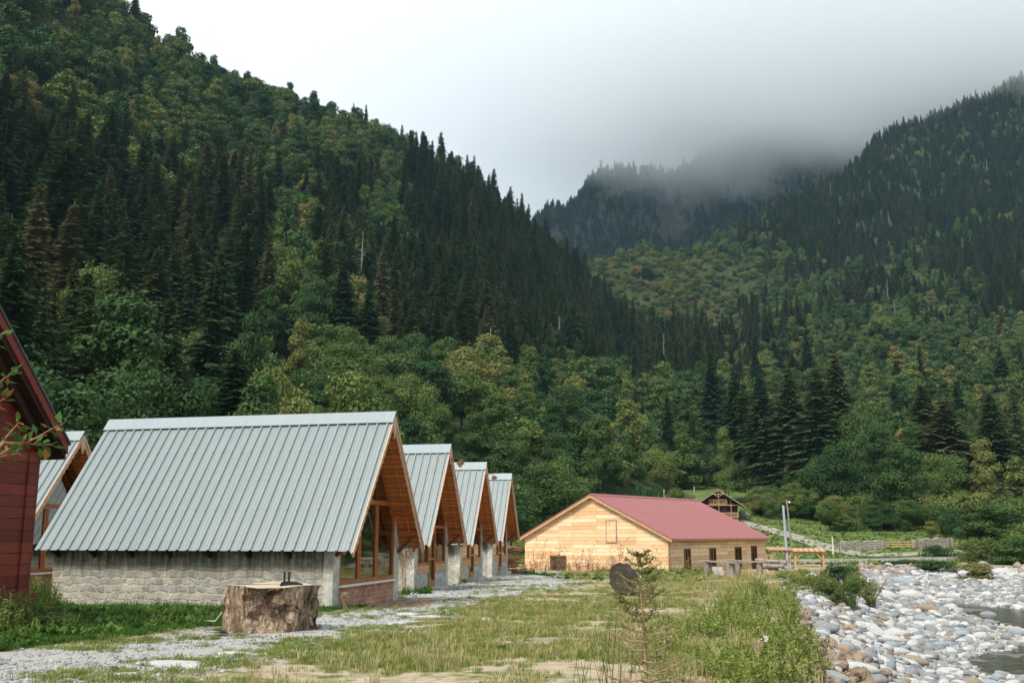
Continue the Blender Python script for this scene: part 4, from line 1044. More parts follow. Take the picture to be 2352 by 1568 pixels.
bench(1674, 1762, 1286, 1291, 57.5, 55.5, [(.22, .4), (.80, .36)], 'long plank bench on log legs beside the log pile')
for i, (u, v, s_) in enumerate([(1641, 1300, 0), (1653, 1300, 1), (1642, 1311, 0), (1655, 1311, 1)]):
    p = at(u, v, 57.6); g = fpt(u, 57.6); z = g[2]+.14+(.27 if v < 1305 else 0); m_ = MB().box((-.17, -.13, -.13), (.14, .13, .13))
    tag(m_.build('concrete_block', M_conc, None, False, (p[0], 57.6, z)), ['upper left', 'upper right', 'lower left', 'lower right'][i]+' grey block of the small stack behind the bench', 'block', 'grey blocks behind the bench')
LG = [(1750, 1806, 1290, 58.5, .17), (1742, 1800, 1299, 57.5, .16), (1765, 1822, 1303, 57.8, .15), (1778, 1824, 1297, 59, .13), (1736, 1790, 1286, 58.2, .12), (1790, 1822, 1308, 57, .11)]
for i, (u0, u1, v, Y, r_) in enumerate(LG):
    a = at(u0, v, Y); b_ = at(u1, v+rng.uniform(1, 4), Y+rng.uniform(-1.0, .2)); c = (a+b_)/2; q = np.linspace(0, 1, 6)[:, None]
    m_ = MB().tube((a-c)+(b_-a)*q+rng.normal(0, .015, (6, 3)), r_*(1-.2*q[:, 0]), 9)
    tag(m_.build('log', M_greyw, None, True, c), ['topmost thick', 'thick left', 'lower right', 'rear right', 'thin top', 'short bottom'][i]+' grey log in the log pile right of the benches', 'log', 'logs piled right of the benches')
# stick pile between the last cabin and the barn
e = empty('firewood_stack', fpt(1178, 66)); tag(e, 'stack of reddish brown slabs between the last cabin and the barn', 'wood stack')
gz = e.location.z
for k in range(70):
    y = rng.uniform(-.5, .5); z = rng.uniform(0, 1.75); x = rng.uniform(-.5, .4)
    MB().bar((x-.35, y, z), (x+.35, y+rng.uniform(-.4, .4), z+rng.uniform(-.15, .15)), .10, .05).build('slab', M_newwood if k % 3 else M_brown, e)

# ------------------------------------------------------------------ stumps
m, nt, b = mat('old_stump_wood', .9, .1); M_stump = m
t = N(nt, 'ShaderNodeTexCoord').outputs['Object']; k = N(nt, 'ShaderNodeMapping'); k.inputs['Scale'].default_value = (4, 4, .9); k.inputs['Rotation'].default_value = (.35, .75, 0); LK(nt, t, k.inputs[0])
g_ = noise(nt, k.outputs[0], 2.2, 7, .7, 1.4); g2_ = noise(nt, t, 1.6, 5, .65, 1.0)
c = ramp(nt, g_, [(.32, (.025, .014, .008)), (.42, (.14, .09, .055)), (.55, (.36, .27, .19)), (.70, (.66, .56, .43))])
c = mixc(nt, mapr(nt, g2_, .56, .62, 0, .85), c, (.045, .026, .016)); LK(nt, c, b.inputs['Base Color']); bump(nt, b, math_(nt, 'ADD', g_, math_(nt, 'MULTIPLY', g2_, 1.5)), 1., .07)
m, nt, b = mat('cut_wood_top', .85, .15); M_cut = m
t = N(nt, 'ShaderNodeTexCoord').outputs['Object']; wv = N(nt, 'ShaderNodeTexWave', wave_type='RINGS', rings_direction='Z'); wv.inputs['Scale'].default_value = 7; wv.inputs['Distortion'].default_value = 2.5; LK(nt, t, wv.inputs[0])
LK(nt, mixc(nt, noise(nt, t, 3, 5, .6), ramp(nt, wv.outputs[1], [(0, (.50, .40, .29)), (1, (.66, .56, .43))]), (.36, .29, .21)), b.inputs['Base Color'])
def stump(loc, r0, h, label, name='tree_stump', rot=(0, 0, 0), flare=.12, mside=None, mtop=None, seed=3, lump=0., lean=0.):
    nA, nZ = 96, 26; a = np.linspace(0, 2*np.pi, nA, endpoint=False); V = []
    for j in range(nZ):
        t_ = j/(nZ-1); z = -.25+(h+.25)*t_
        ra = r0*(1+.055*np.sin(2*a+1+seed)+.04*np.sin(3*a+2.1)+.035*np.sin(5*a+.4+t_*1.5)+flare*(1-t_)**2*(.5+.5*np.sin(4*a+seed)))
        ra = ra*(1+.05*fbm(np.cos(a+t_*.7)*4+9, np.sin(a+t_*.7)*4+t_*1.2, seed, 4)*2.2+.05*fbm(a*6.0, t_*3+a*2, seed+5, 3)*np.minimum(1, a)*np.minimum(1, 6.283-a))
        ra = ra*(1-lump*.34*np.clip(fbm(np.cos(a)*2.2+3, np.sin(a)*2.2+t_*1.6, seed+9, 3)+.15, 0, 1)*4*t_*(1-t_)**.6)
        V.append(np.stack([ra*np.cos(a)+lean*t_, ra*np.sin(a), np.full(nA, z)+ (.02*np.sin(3*a+1)+.015*fbm(a*3, a*0, 4))*(t_ > .95)], 1))
    V = np.concatenate(V); F = []
    for j in range(nZ-1):
        for i in range(nA): F.append((j*nA+i, j*nA+(i+1) % nA, (j+1)*nA+(i+1) % nA, (j+1)*nA+i))
    e = empty(name, loc); e.rotation_euler = rot; tag(e, label, 'tree stump')
    obj('bark_side', mesh_np('bark_side', V, np.array(F), [mside or M_stump], True), e)
    rim = V[-nA:]; c_ = rim.mean(0)+[0, 0, .004]; V2 = np.concatenate([rim*[.995, .995, 1]+[0, 0, .004], c_+(rim-c_)*.5, [c_]]); F4 = [(i, (i+1) % nA, nA+(i+1) % nA, nA+i) for i in range(nA)]; F3 = [(nA+i, nA+(i+1) % nA, 2*nA) for i in range(nA)]
    obj('cut_top', mesh_np('cut_top', V2, [np.array(F4), np.array(F3)], [mtop or M_cut]), e); return e
gp = gpt(np.array([592.]), np.array([1452.]))[0]; sx_, sy_ = gp[0], gp[1]+.80; sz_ = float(H(sx_, sy_))
hS = at(600, 1343, sy_)[2]-sz_
stump((sx_, sy_, sz_), .87, hS, 'huge weathered tree stump carrying a black router, beside the gravel path', rot=(0, 0, rad(200)), lump=1., lean=-.09, flare=.07)
# router and cable
rt = empty('wifi_router', (*at(666, 1340, sy_-.25)[:2], sz_+hS+.012), rad(12)); tag(rt, 'black router with two stub antennas lying on the big stump', 'router')
rt.scale = (1.45, 1.45, 1.45)
MB().prism([(-.13, 0), (.17, 0), (.165, .018), (.06, .045), (-.08, .055), (-.12, .03)], 1, -.08, .08).build('casing', M_black, rt)
for x in (-.075, -.015): MB().box((x-.014, .04, .05), (x+.014, .052, .17)).build('antenna', M_black, rt)
def cable(name, pts, r_, m_, label):
    P = np.array(pts, float); c = P.mean(0); tag(MB().tube(P-c, r_, 5).build(name, m_, None, True, c), label, 'cable')
zt_ = sz_+hS+.02; q = at(655, 1340, sy_-.2); q2 = at(590, 1341, sy_-.1)
cable('power_cable', [(q[0], q[1], zt_), (q[0]-.2, q[1]+.05, zt_+.012), (q2[0], q2[1], zt_), (q2[0]-.25, q2[1]+.03, zt_), (sx_-.62, sy_-.15, zt_+.005)], .006, M_black, 'thin black cable trailing from the router over the stump top')
G_ = lambda u, v, h_=.02: (lambda p: (p[0], p[1], float(H(p[0], p[1]))+h_))(gpt(np.array([float(u)]), np.array([float(v)]))[0])
c0 = (sx_-.83, sy_+.1, sz_+.5)
cable('white_cable', [c0, (sx_-.88, sy_, sz_+.35), (sx_-1.0, sy_-.1, sz_+.16), G_(455, 1428, .06), G_(430, 1434), G_(395, 1436), G_(360, 1435)], .008, M_white, 'thin white cable running from the big stump over the grass')
# toppled slab of a trunk with pale roots
gp = gpt(np.array([1438.]), np.array([1366.]))[0]
st2 = stump((gp[0], gp[1]+.15, float(H(gp[0], gp[1]))+.52), .52, .42, 'round dark slab of trunk standing on edge in the grass behind the young spruce', 'trunk_slab', (rad(78), rad(0), rad(-14)), .0,
      flat('pale_dead_bark', (.50, .46, .40), .9, .1, .35, 6), flat('dark_old_cut', (.055, .045, .038), .9, .1, .45, 4), 8)

# ------------------------------------------------------------------ river stones
def rockmat(name, stops, sc=7):
    m, nt, b = mat(name, .85, .2); oi = N(nt, 'ShaderNodeObjectInfo'); t = N(nt, 'ShaderNodeTexCoord').outputs['Object']
    c = ramp(nt, oi.outputs['Random'], stops, 'LINEAR') if len(stops) > 1 else None
    n = noise(nt, t, sc, 6, .7); n2 = noise(nt, t, sc*.3, 4, .6, .8)
    base = c if c is not None else stops[0][1]
    c = mixc(nt, 1., base, ramp(nt, n, [(.3, (.72, .72, .72)), (.7, (1.2, 1.2, 1.2))]), 'MULTIPLY')
    c = mixc(nt, mapr(nt, n2, .55, .75, 0, .45), c, (.20, .18, .15))
    LK(nt, c, b.inputs['Base Color']); bump(nt, b, n, .5, .03); return m
WHT, GRY, BLU, TAN, RST = (.46, .455, .44), (.24, .245, .245), (.14, .165, .18), (.27, .22, .165), (.19, .11, .07)
M_stones = rockmat('river_stone_mix', [(0, BLU), (.18, (.20, .215, .22)), (.35, GRY), (.5, (.29, .29, .285)), (.74, WHT), (.90, (.50, .495, .48)), (.96, TAN), (1, RST)])
M_brocks = rockmat('bank_rock_mix', [(0, (.16, .10, .06)), (.3, TAN), (.5, (.32, .22, .14)), (.7, GRY), (.85, WHT), (1, RST)])
M_bould = [(rockmat('white_boulder', [(0, WHT)]), 'whitish'), (rockmat('grey_boulder', [(0, GRY)]), 'grey'), (rockmat('blue_grey_boulder', [(0, (.27, .31, .34))]), 'blue grey'), (rockmat('tan_boulder', [(0, TAN)]), 'tan')]
def rock_mesh(name, seed, m_, ang=False, sub=2, flat_=.62):
    r = np.random.default_rng(seed); bm = bmesh.new(); bmesh.ops.create_icosphere(bm, subdivisions=sub, radius=1)
    V = np.array([v.co[:] for v in bm.verts]); n = norm(V)
    k = 1+.16*fbm(n[:, 0]*1.4+seed, n[:, 1]*1.4+n[:, 2]*1.1, seed, 2)
    if ang:
        for _ in range(9):
            pl = norm(r.normal(size=3)); dd = r.uniform(.62, .9); q = n@pl; k = np.where(q*k > dd, dd/np.maximum(q, .01), k)
    V = n*k[:, None]*np.array([1.15, .85, flat_])*r.uniform(.92, 1.08, 3)
    for v, c in zip(bm.verts, V): v.co = c
    me = bpy.data.meshes.new(name); bm.to_mesh(me); bm.free(); me.materials.append(m_)
    me.polygons.foreach_set('use_smooth', [not ang]*len(me.polygons)); return me
SP = [obj('stone_model', rock_mesh('river_stone', 10+i, M_stones, i in (1, 4), 2, .42+.09*i), link=False) for i in range(5)]
BP = [obj('rock_model', rock_mesh('bank_rock', 30+i, M_brocks, True, 2, .6), link=False) for i in range(4)]
def stone_field(n, x0, x1, y0, y1, seed):
    r = np.random.default_rng(seed); y = np.exp(r.uniform(math.log(y0), math.log(y1), n)); x = r.uniform(x0, x1, n)*1.
    return x, y
r = np.random.default_rng(91)
def bedpts(n, seed, sdmin, sdmax=99, wmin=-.6, y0=14):
    r = np.random.default_rng(seed); y = y0+(96-y0)*r.random(n)**(1.5 if y0 > 12 else 2.4); x = 1+(y*.60+9)*r.random(n)
    u, v, dd = proj(np.stack([x, y, np.full(n, -1.3)], 1)); k = (u < 2480) & (v < (1640 if y0 > 12 else 2600)); x, y = x[k], y[k]
    d_, s_ = segdist(x, y, BANK); sd = d_*s_; w = sdpoly(x, y, WATER); k = (sd > sdmin) & (sd < sdmax) & (w > wmin)
    return x[k], y[k], sd[k], w[k]
x, y, sd, w = bedpts(330000, 5, .7, 99, -.05)
n = len(x); sz = (.014+.0009*(y-14))*r.uniform(.6, 1.5, n)+.013*r.pareto(1.8, n).clip(0, 11)*(.5+y/55)
sz = np.minimum(sz, .30); dist = y
app = sz/dist; order = np.argsort(-app); big = order[:285]; big = big[app[big] > 0]
isb = np.zeros(n, bool); isb[big] = True
zb = H(x, y)
def rregion(uu, vv):
    a = 'at the near end of the bed' if vv > 1490 else 'half way along the bed' if vv > 1400 else 'at the far end of the bed'
    b_ = 'below the grassy bank' if uu < 1960 else 'in the middle' if uu < 2150 else 'towards the water'
    return a+', '+b_
SM = {}
for k in np.where(isb)[0]:
    c = int(rng.choice(4, p=[.36, .36, .20, .08])); i = int(rng.integers(5))
    if (c, i) not in SM:
        me = SP[i].data.copy(); me.materials.clear(); me.materials.append(M_bould[c][0]); SM[(c, i)] = me
    o = obj('river_boulder', SM[(c, i)]); s_ = float(sz[k])*1.15; o.location = (x[k], y[k], zb[k]+s_*.28); o.scale = (s_, s_, s_*rng.uniform(.8, 1.1)); o.rotation_euler = (rng.normal(0, .2), rng.normal(0, .2), rng.uniform(-.8, .9))
    uu, vv, _ = proj(np.array([x[k], y[k], zb[k]])); rg = rregion(uu, vv)
    tag(o, '%s river boulder %s' % (M_bould[c][1], rg), 'boulder', '%s boulders %s' % (M_bould[c][1], rg))
k = ~isb
scatter_object('river_stones', 'rounded white and grey stones covering the river bed', np.stack([x[k], y[k], zb[k]+sz[k]*.15], 1), r.uniform(-1, 1.2, k.sum()), sz[k]*1.05, r.integers(0, 5, k.sum()), [[p] for p in SP], r.normal(0, .25, (k.sum(), 2)))
# boulders strewn over the bank slope
rb_ = np.random.default_rng(66)
for k in range(75):
    y_ = rb_.uniform(15, 58); sd_ = rb_.gamma(2., 1.3)+.5; i_ = np.interp(y_, BANK[:, 1], BANK[:, 0]); x_ = i_+sd_*1.05
    if sdpoly(np.array([x_]), np.array([y_]), WATER)[0] < .3: continue
    c = int(rb_.choice(4, p=[.5, .2, .18, .12])); i = int(rb_.integers(5)); s_ = (.09+.0035*y_)*rb_.uniform(.7, 1.5)
    if (c, i) not in SM:
        me = SP[i].data.copy(); me.materials.clear(); me.materials.append(M_bould[c][0]); SM[(c, i)] = me
    z_ = float(H(x_, y_)); uu, vv, _ = proj(np.array([x_, y_, z_]))
    o = obj('bank_boulder', SM[(c, i)]); o.location = (x_, y_, z_+s_*.25); o.scale = (s_*rb_.uniform(1, 1.6), s_, s_*.9); o.rotation_euler = (rb_.normal(0, .2), rb_.uniform(0, .45), rb_.uniform(-.7, .3))
    pl_ = 'near the bottom edge' if vv > 1480 else 'half way up the picture of the bank' if vv > 1400 else 'close to the bank bush'
    pl_ = pl_.replace('half way up the picture of the bank', 'half way along it')
    tag(o, '%s boulder on the bank slope, %s' % (M_bould[c][1], pl_), 'boulder', '%s boulders on the bank slope' % M_bould[c][1])
# a few large boulders picked out by the eye
BIG = [(2098, 1375, .62, 1.2, 0, 'largest whitish boulder, below the bushy bank top'), (2035, 1372, .50, 1.2, 0, 'long pale boulder just left of the largest one'), (1935, 1378, .55, 1.6, 0, 'long white slab lying on the upper bank slope'), (2075, 1340, .62, 1.3, 2, 'blue grey boulder behind the largest white one'),
       (2040, 1335, .55, 1.3, 1, 'grey boulder at the foot of the bank bush'), (1985, 1355, .5, 1.1, 3, 'brownish boulder under the bank bush'), (1960, 1540, .16, 1.9, 0, 'long leaning white stone near the bottom edge'), (1905, 1470, .17, 1.4, 0, 'smooth white stone half way down the near bank'), (1925, 1480, .16, 1.4, 2, 'smooth blue grey stone beside the white one on the near bank'),
       (1995, 1570, .17, 1.5, 1, 'grey slab with flat faces at the bottom edge'), (2270, 1415, .3, 1.2, 1, 'grey boulder at the water edge'), (2225, 1310, .7, 1.2, 0, 'pale boulder on the heap across the pool'), (2300, 1320, .7, 1.1, 0, 'whitish boulder on top of the far heap'), (2160, 1345, .5, 1.2, 1, 'round grey boulder on the far stone flat'), (2190, 1330, .5, 1.2, 0, 'round white boulder on the far stone flat'),
       (1880, 1447, .25, 1.5, 1, 'flat grey stone at the top of the near bank'), (2060, 1500, .22, 1.5, 0, 'long white stone in the middle of the bed'), (2095, 1520, .25, 1.5, 3, 'long tan stone in the middle of the bed'), (2190, 1548, .25, 1.2, 0, 'white stone by the near pool')]
for (u, v, s_, el, c, lb) in BIG:
    p = gpt(np.array([float(u)]), np.array([float(v)]))[0]
    for _ in range(14): z_ = float(H(*p)); p = onplane(u, v, z_*.6+.4*float(H(*p)))
    z_ = float(H(*p)); me = rock_mesh('boulder', int(u), M_bould[c][0], False, 3, .62)
    o = obj('large_boulder', me); o.location = (p[0], p[1], z_+s_*.2); o.scale = (s_*el, s_, s_*.95); o.rotation_euler = (0, rng.uniform(-.1, .3), rng.uniform(-.6, .2)); tag(o, lb, 'boulder')
gx_, gy_ = [], []; r3 = np.random.default_rng(23); y3 = 10+(60-10)*r3.random(90000)**2; x3 = (r3.random(90000)*2-1)*(y3*.56+1)
k3 = (sdpoly(x3, y3, GRAVEL) < .5+.8*fbm(x3*.8, y3*.8, 4, 3)) & (fbm(x3*.9, y3*.9, 14, 3) > -.35); x3, y3 = x3[k3], y3[k3]; n3 = len(x3); s3 = (.003+.0005*y3)*r3.uniform(.6, 1.4, n3)+.0045*r3.pareto(2.2, n3).clip(0, 6)
scatter_object('gravel', 'grey and whitish gravel strewn over the path', np.stack([x3, y3, H(x3, y3)+s3*.1], 1), r3.uniform(0, 6.28, n3), s3, r3.integers(0, 5, n3), [[p] for p in SP], r3.normal(0, .4, (n3, 2))); print('pebbles', n3)
# bank: broken brown rocks
x, y, sd, w = bedpts(175000, 8, -.5, 3.6, -.6, 4); r2 = np.random.default_rng(4)
k = r2.random(len(x)) < np.exp(-((sd-1.0)/1.3)**2); x, y, sd = x[k], y[k], sd[k]; n = len(x); sz = (.022+.03*r2.pareto(2.3, n).clip(0, 5))*(.6+y/40)
scatter_object('bank_rubble', 'broken brown and grey rocks on the eroded river bank', np.stack([x, y, H(x, y)+sz*.15], 1), r2.uniform(0, 6.28, n), sz, r2.integers(0, 4, n), [[p] for p in BP], r2.normal(0, .4, (n, 2)))
# pale flat rocks lying in the yard
for (u, v, s_, el, lb) in [(402, 1524, .40, 1.7, 'largest whitish flat rock in the gravel, left of the bottom centre'), (545, 1497, .30, 1.9, 'low pale rock just in front of the big stump'), (938, 1412, .34, 1.8, 'flat white rock in the path, upper of three'), (995, 1419, .42, 1.9, 'flat white rock in the path, right of three'), (917, 1431, .36, 1.6, 'flat white rock in the path, lower of three'),
                           (290, 1548, .17, 1.5, 'small pale rock at the lower left in thin grass'), (835, 1497, .16, 1.6, 'small pale rock sunk in the grass below the path'), (668, 1489, .13, 1.4, 'small pale rock at the path edge'), (1300, 1471, .45, 2.2, 'low flat tan slab showing through the middle grass'), (1840, 1547, .16, 1.3, 'pale rock under the green weeds at the bank edge')]:
    p = gpt(np.array([float(u)]), np.array([float(v)]))[0]; z_ = float(H(*p)); o = obj('flat_rock', rock_mesh('flat_rock', int(u), M_bould[0][0] if u != 1300 else M_bould[3][0], True, 3, .3)); o.location = (p[0], p[1], z_+.01)
    o.scale = (s_*el*.6, s_*.55, s_*.45); o.rotation_euler = (0, rng.uniform(-.1, .05), rng.uniform(-.3, .3)); tag(o, lb, 'rock')

# ------------------------------------------------------------------ low plants
def grassmat(name, stops, trans=.3):
    return leafmat(name, stops, .7, trans, 3.)
M_gr = grassmat('grass_blade_green', [(0, (.12, .18, .035)), (.4, (.19, .25, .055)), (.8, (.28, .30, .09)), (1, (.38, .36, .16))])
M_dry_ = grassmat('grass_blade_dry', [(0, (.42, .34, .18)), (.6, (.54, .45, .26)), (1, (.64, .55, .36))])
M_weed = grassmat('weed_leaf', [(0, (.14, .20, .045)), (.5, (.22, .28, .07)), (1, (.33, .36, .12))])
M_lush = grassmat('lush_leaf', [(0, (.035, .090, .018)), (.5, (.065, .15, .028)), (1, (.13, .22, .05))])
M_stalk = flat('dry_stalk', (.24, .15, .09), .9, .1, .3, 5)
M_twig = flat('twig', (.30, .21, .13), .9, .1, .3, 5)
def blades(seed, n, R, hh, w, m_, lean=.5, m2=None, f2=0., name='tuft'):
    r = np.random.default_rng(seed); V = []; F4 = []; F3 = []; M4 = []; M3 = []
    for i in range(n):
        a = r.uniform(0, 6.28); q = R*math.sqrt(r.random()); p = np.array([q*math.cos(a), q*math.sin(a), 0]); L = hh*r.uniform(.5, 1.15)
        az = r.uniform(0, 6.28); d_ = np.array([math.cos(az), math.sin(az), 0]); s_ = np.array([-d_[1], d_[0], 0])*w*r.uniform(.7, 1.3)/2; le = lean*r.uniform(.2, 1.2)
        o = len(V); c1 = p+d_*le*L*.25+[0, 0, L*.6]; c2 = p+d_*le*L*.8+[0, 0, L*(1-.25*le)]
        V += [p-s_, p+s_, c1+s_*.8, c1-s_*.8, c2]; F4.append((o, o+1, o+2, o+3)); F3.append((o+3, o+2, o+4)); mm = 1 if r.random() < f2 else 0; M4.append(mm); M3.append(mm)
    me = mesh_np(name, np.array(V), [np.array(F4), np.array(F3)], [m_]+([m2] if m2 else []), fm=M4+M3); return obj(name+'_model', me, link=False)
def leafy(seed, n, R, hh, leaf, m_, up=.5, stem=True, name='herb'):
    """a herb: upright stems with leaves along them"""
    r = np.random.default_rng(seed); C = []; D = []; U = []; S_ = []; parts = []
    for i in range(n):
        a = r.uniform(0, 6.28); q = R*r.random(); b_ = np.array([q*math.cos(a), q*math.sin(a), 0]); tp = b_+np.array([*(r.normal(0, .22, 2)*hh), hh*r.uniform(.6, 1.1)])
        if stem: parts.append(tube(np.array([b_, (b_+tp)/2, tp]), [leaf*.07]*3, 3))
        m__ = max(3, int(hh/leaf*2.4))
        for j in range(m__):
            t_ = (j+1)/m__; p = b_+(tp-b_)*t_
            for s_ in (-1, 1):
                az = r.uniform(0, 6.28); d_ = norm(np.array([math.cos(az), math.sin(az), up*r.uniform(-.6, 1.4)])); l = leaf*(1.15-.55*t_)*r.uniform(.7, 1.2)
                C.append(p+d_*l*.5); D.append(d_); U.append(norm(np.cross(d_, [0, 0, 1.])+.4*r.normal(size=3))); S_.append(l)
    S_ = np.array(S_); V, F = cards(np.array(C), np.array(D), np.array(U), S_*.55, S_); Fs = [F]; fm = [0]*len(F)
    if parts: V2, F2 = join(parts); Fs += [np.concatenate([f+len(V) for f in F2])]; fm += [1]*sum(len(f) for f in F2); V = np.concatenate([V, V2])
    return obj(name+'_model', mesh_np(name, V, Fs, [m_, M_weed if m_ is not M_stalk else M_stalk], fm=fm), link=False)
def rosette(seed, n, leaf, m_, tiltup=.5):
    r = np.random.default_rng(seed); C = []; D = []; U = []; S_ = []
    for i in range(n):
        az = 6.283*i/n*2.4+r.normal(0, .3); ti = tiltup*r.uniform(.3, 1.3); d_ = norm(np.array([math.cos(az), math.sin(az), ti])); l = leaf*r.uniform(.6, 1.2)
        C.append(d_*l*.6+[0, 0, .02]); D.append(d_); U.append(norm(np.array([-d_[1], d_[0], r.normal(0, .25)]))); S_.append(l)
    S_ = np.array(S_); V, F = cards(np.array(C), np.array(D), np.array(U), S_*.7, S_); return obj('rosette_model', mesh_np('rosette', V, F, [m_]), link=False)
GP = [blades(1, 34, .10, .075, .008, M_gr, .9), blades(2, 34, .10, .13, .008, M_gr, .8, M_dry_, .15), blades(3, 26, .10, .22, .007, M_gr, .7, M_dry_, .5), blades(4, 22, .10, .34, .006, M_dry_, .8), blades(5, 40, .13, .16, .009, M_lush, .8)]
HP = [leafy(11, 6, .16, .42, .085, M_weed), leafy(12, 7, .2, .30, .07, M_weed), leafy(13, 5, .15, .6, .09, M_weed), rosette(14, 9, .14, M_lush), rosette(15, 12, .20, M_lush, .7), leafy(16, 5, .15, .26, .07, M_lush)]
def gscatter(n, y0, y1, seed, pw=1.7):
    r = np.random.default_rng(seed); y = y0+(y1-y0)*r.random(n)**pw; x = (r.random(n)*2-1)*(y*.57+2.5); return x, y, r
x, y, r = gscatter(280000, 5.5, 72, 61, 1.8)
g = sdpoly(x, y, GRAVEL); lu = sdpoly(x, y, LUSH); sa = sdpoly(x, y, SAND); d_, s_ = segdist(x, y, BANK); sd = d_*s_
patch = fbm(x*.30, y*.30, 21, 4); fine = fbm(x*1.1, y*1.1, 22, 3)
edge = np.clip(1-np.abs(g)/1.2, 0, 1)
pr = np.clip(.36+1.6*patch+1.1*fine, .015, 1); pr = np.where(g < 0, np.clip(.02+.35*edge+1.1*(fine-.12)+.6*patch, 0, .5), pr); pr = np.where(lu < 0, .75+fine, pr); pr = np.where(sa < 0, .03, pr)
# built footprints stay clear
def inb(x, y, o, a, x0, x1, y0, y1):
    dx, dy = x-o[0], y-o[1]; c, s__ = math.cos(a), math.sin(a); X = dx*c+dy*s__; Y = -dx*s__+dy*c; return (X > x0) & (X < x1) & (Y > y0) & (Y < y1)
def built(x, y):
    m_ = np.zeros(np.shape(x), bool)
    for o, a in (((-3.543, 30), A0), ((-2.517, 40.87), -.2026), ((-1.305, 50.64), -.2068), ((-.03, 62.36), -.1959), ((-15.75, 36.6), A0)): m_ |= inb(x, y, o, a, -9.6, -.6, -2.65, 2.65)
    return m_ | inb(x, y, (5.815, 75), rad(52.43), .2, 17, -6.4, 6.4) | inb(x, y, (-10.38, 21.9), A0, -7, .2, -9.4, .1) | (np.hypot(x-sx_, y-sy_) < .85)
keep = (r.random(len(x)) < pr) & (sd < .1) & ~built(x, y); x, y, g, lu, sd, patch, fine = (q[keep] for q in (x, y, g, lu, sd, patch, fine)); n = len(x); q = r.random(n)
dryness = sstep(x/(y*.5), .1, .8)*.5+.02-.7*patch
kd = np.where(q < .55, 0, np.where(q < .88, 1, 2)); kd = np.where((r.random(n) < np.clip(dryness*.75, 0, .8)) & (g > .3), np.where(r.random(n) < .65, 2, 3), kd)
kd = np.where(g < .1, np.where(r.random(n) < .8, 0, 1), kd); kd = np.where(lu < .1, 4, kd)
sc = r.uniform(.42, .95, n)*(1+np.clip(y-20, 0, 60)*.008); tall = sstep(x-y*.16, 0, 3)*.3+1; sc = sc*np.where(kd > 1, tall, 1)
scatter_object('grass', 'patchy green and straw coloured grass over the yard', np.stack([x, y, H(x, y)-.01], 1), r.uniform(0, 6.28, n), sc, kd, [[p] for p in GP]); print('grass', n)
# herbs: lush strip by the walls, weeds along the bank, barn foot
hx, hy, hk, hs = [], [], [], []
def herbs(poly, dens, kinds, smin, smax, seed):
    P = gpoly(poly) if not isinstance(poly, np.ndarray) else poly; r = np.random.default_rng(seed); lo, hi = P.min(0), P.max(0); n = int(dens*(hi-lo).prod()); X = r.uniform(lo[0], hi[0], n); Y = r.uniform(lo[1], hi[1], n)
    k = inpoly(X, Y, P) & ~built(X, Y) & (fbm(X*.7, Y*.7, seed, 3) > -.22); X, Y = X[k], Y[k]; hx.append(X); hy.append(Y); hk.append(r.choice(kinds, len(X))); hs.append(r.uniform(smin, smax, len(X)))
herbs([(-60, 1396), (150, 1400), (480, 1408), (480, 1432), (300, 1452), (110, 1474), (-60, 1505)], 18, [3, 4, 5, 4], .8, 1.5, 1)
herbs([(-300, 1385), (30, 1385), (140, 1402), (90, 1440), (0, 1470), (-300, 1500)], 22, [4, 5, 2, 4], .8, 1.4, 2)
herbs([(130, 1393), (800, 1386), (800, 1394), (480, 1410), (130, 1404)], 9, [3, 5], .6, 1.2, 3)
herbs([(1200, 1296), (1330, 1310), (1480, 1318), (1640, 1322), (1640, 1308), (1545, 1300), (1380, 1292), (1200, 1288)], 4.5, [4, 3, 5, 4, 1], .8, 1.7, 4)
herbs([(1015, 1330), (1060, 1338), (1100, 1328), (1050, 1318)], 14, [5, 4, 2], .9, 1.6, 5)
herbs([(905, 1368), (985, 1365), (985, 1355), (905, 1358)], 12, [4, 5], .7, 1.3, 6)
herbs([(1600, 1440), (1660, 1380), (1740, 1350), (1790, 1380), (1810, 1440), (1850, 1500), (1880, 1600), (1640, 1640), (1620, 1500)], 7.5, [0, 1, 2, 1], .5, 1.05, 7)
herbs([(1790, 1330), (1850, 1318), (1900, 1335), (1850, 1360), (1790, 1360)], 7, [4, 5, 1], .9, 1.6, 8)
herbs([(1480, 1440), (1620, 1420), (1640, 1560), (1500, 1560)], 2.5, [1, 0], .6, 1.0, 9)
herbs([(700, 1400), (770, 1392), (860, 1388), (840, 1395), (720, 1410)], 10, [3, 5], .6, 1.1, 10)
herbs([(1760, 1400), (1830, 1380), (1850, 1440), (1890, 1500), (1920, 1600), (1830, 1600), (1800, 1480)], 6, [0, 1, 2], .6, 1.1, 21)
herbs([(1480, 1420), (1620, 1400), (1640, 1640), (1450, 1640)], 3, [1], .5, .9, 12)
herbs([(1130, 1310), (1290, 1330), (1500, 1340), (1700, 1330), (1700, 1322), (1400, 1322)], 1.2, [3, 4, 0], .8, 1.6, 11)
hx, hy, hk, hs = map(np.concatenate, (hx, hy, hk, hs)); hr = np.random.default_rng(3)
scatter_object('weeds', 'leafy green weeds along the walls, the barn and the river bank', np.stack([hx, hy, H(hx, hy)-.02], 1), hr.uniform(0, 6.28, len(hx)), hs, hk, [[p] for p in HP]); print('herbs', len(hx))
# ground plants on the slope behind the barn
r = np.random.default_rng(17); y = 96+95*r.random(9000); x = -10+r.random(9000)*(y*.60+10)
scatter_object('meadow_plants', 'rough green herbs over the slope behind the barn', np.stack([x, y, H(x, y)-.02], 1), r.uniform(0, 6.28, len(x)), r.uniform(.8, 2.0, len(x)), r.choice([1, 3, 4, 5], len(x)), [[p] for p in HP])
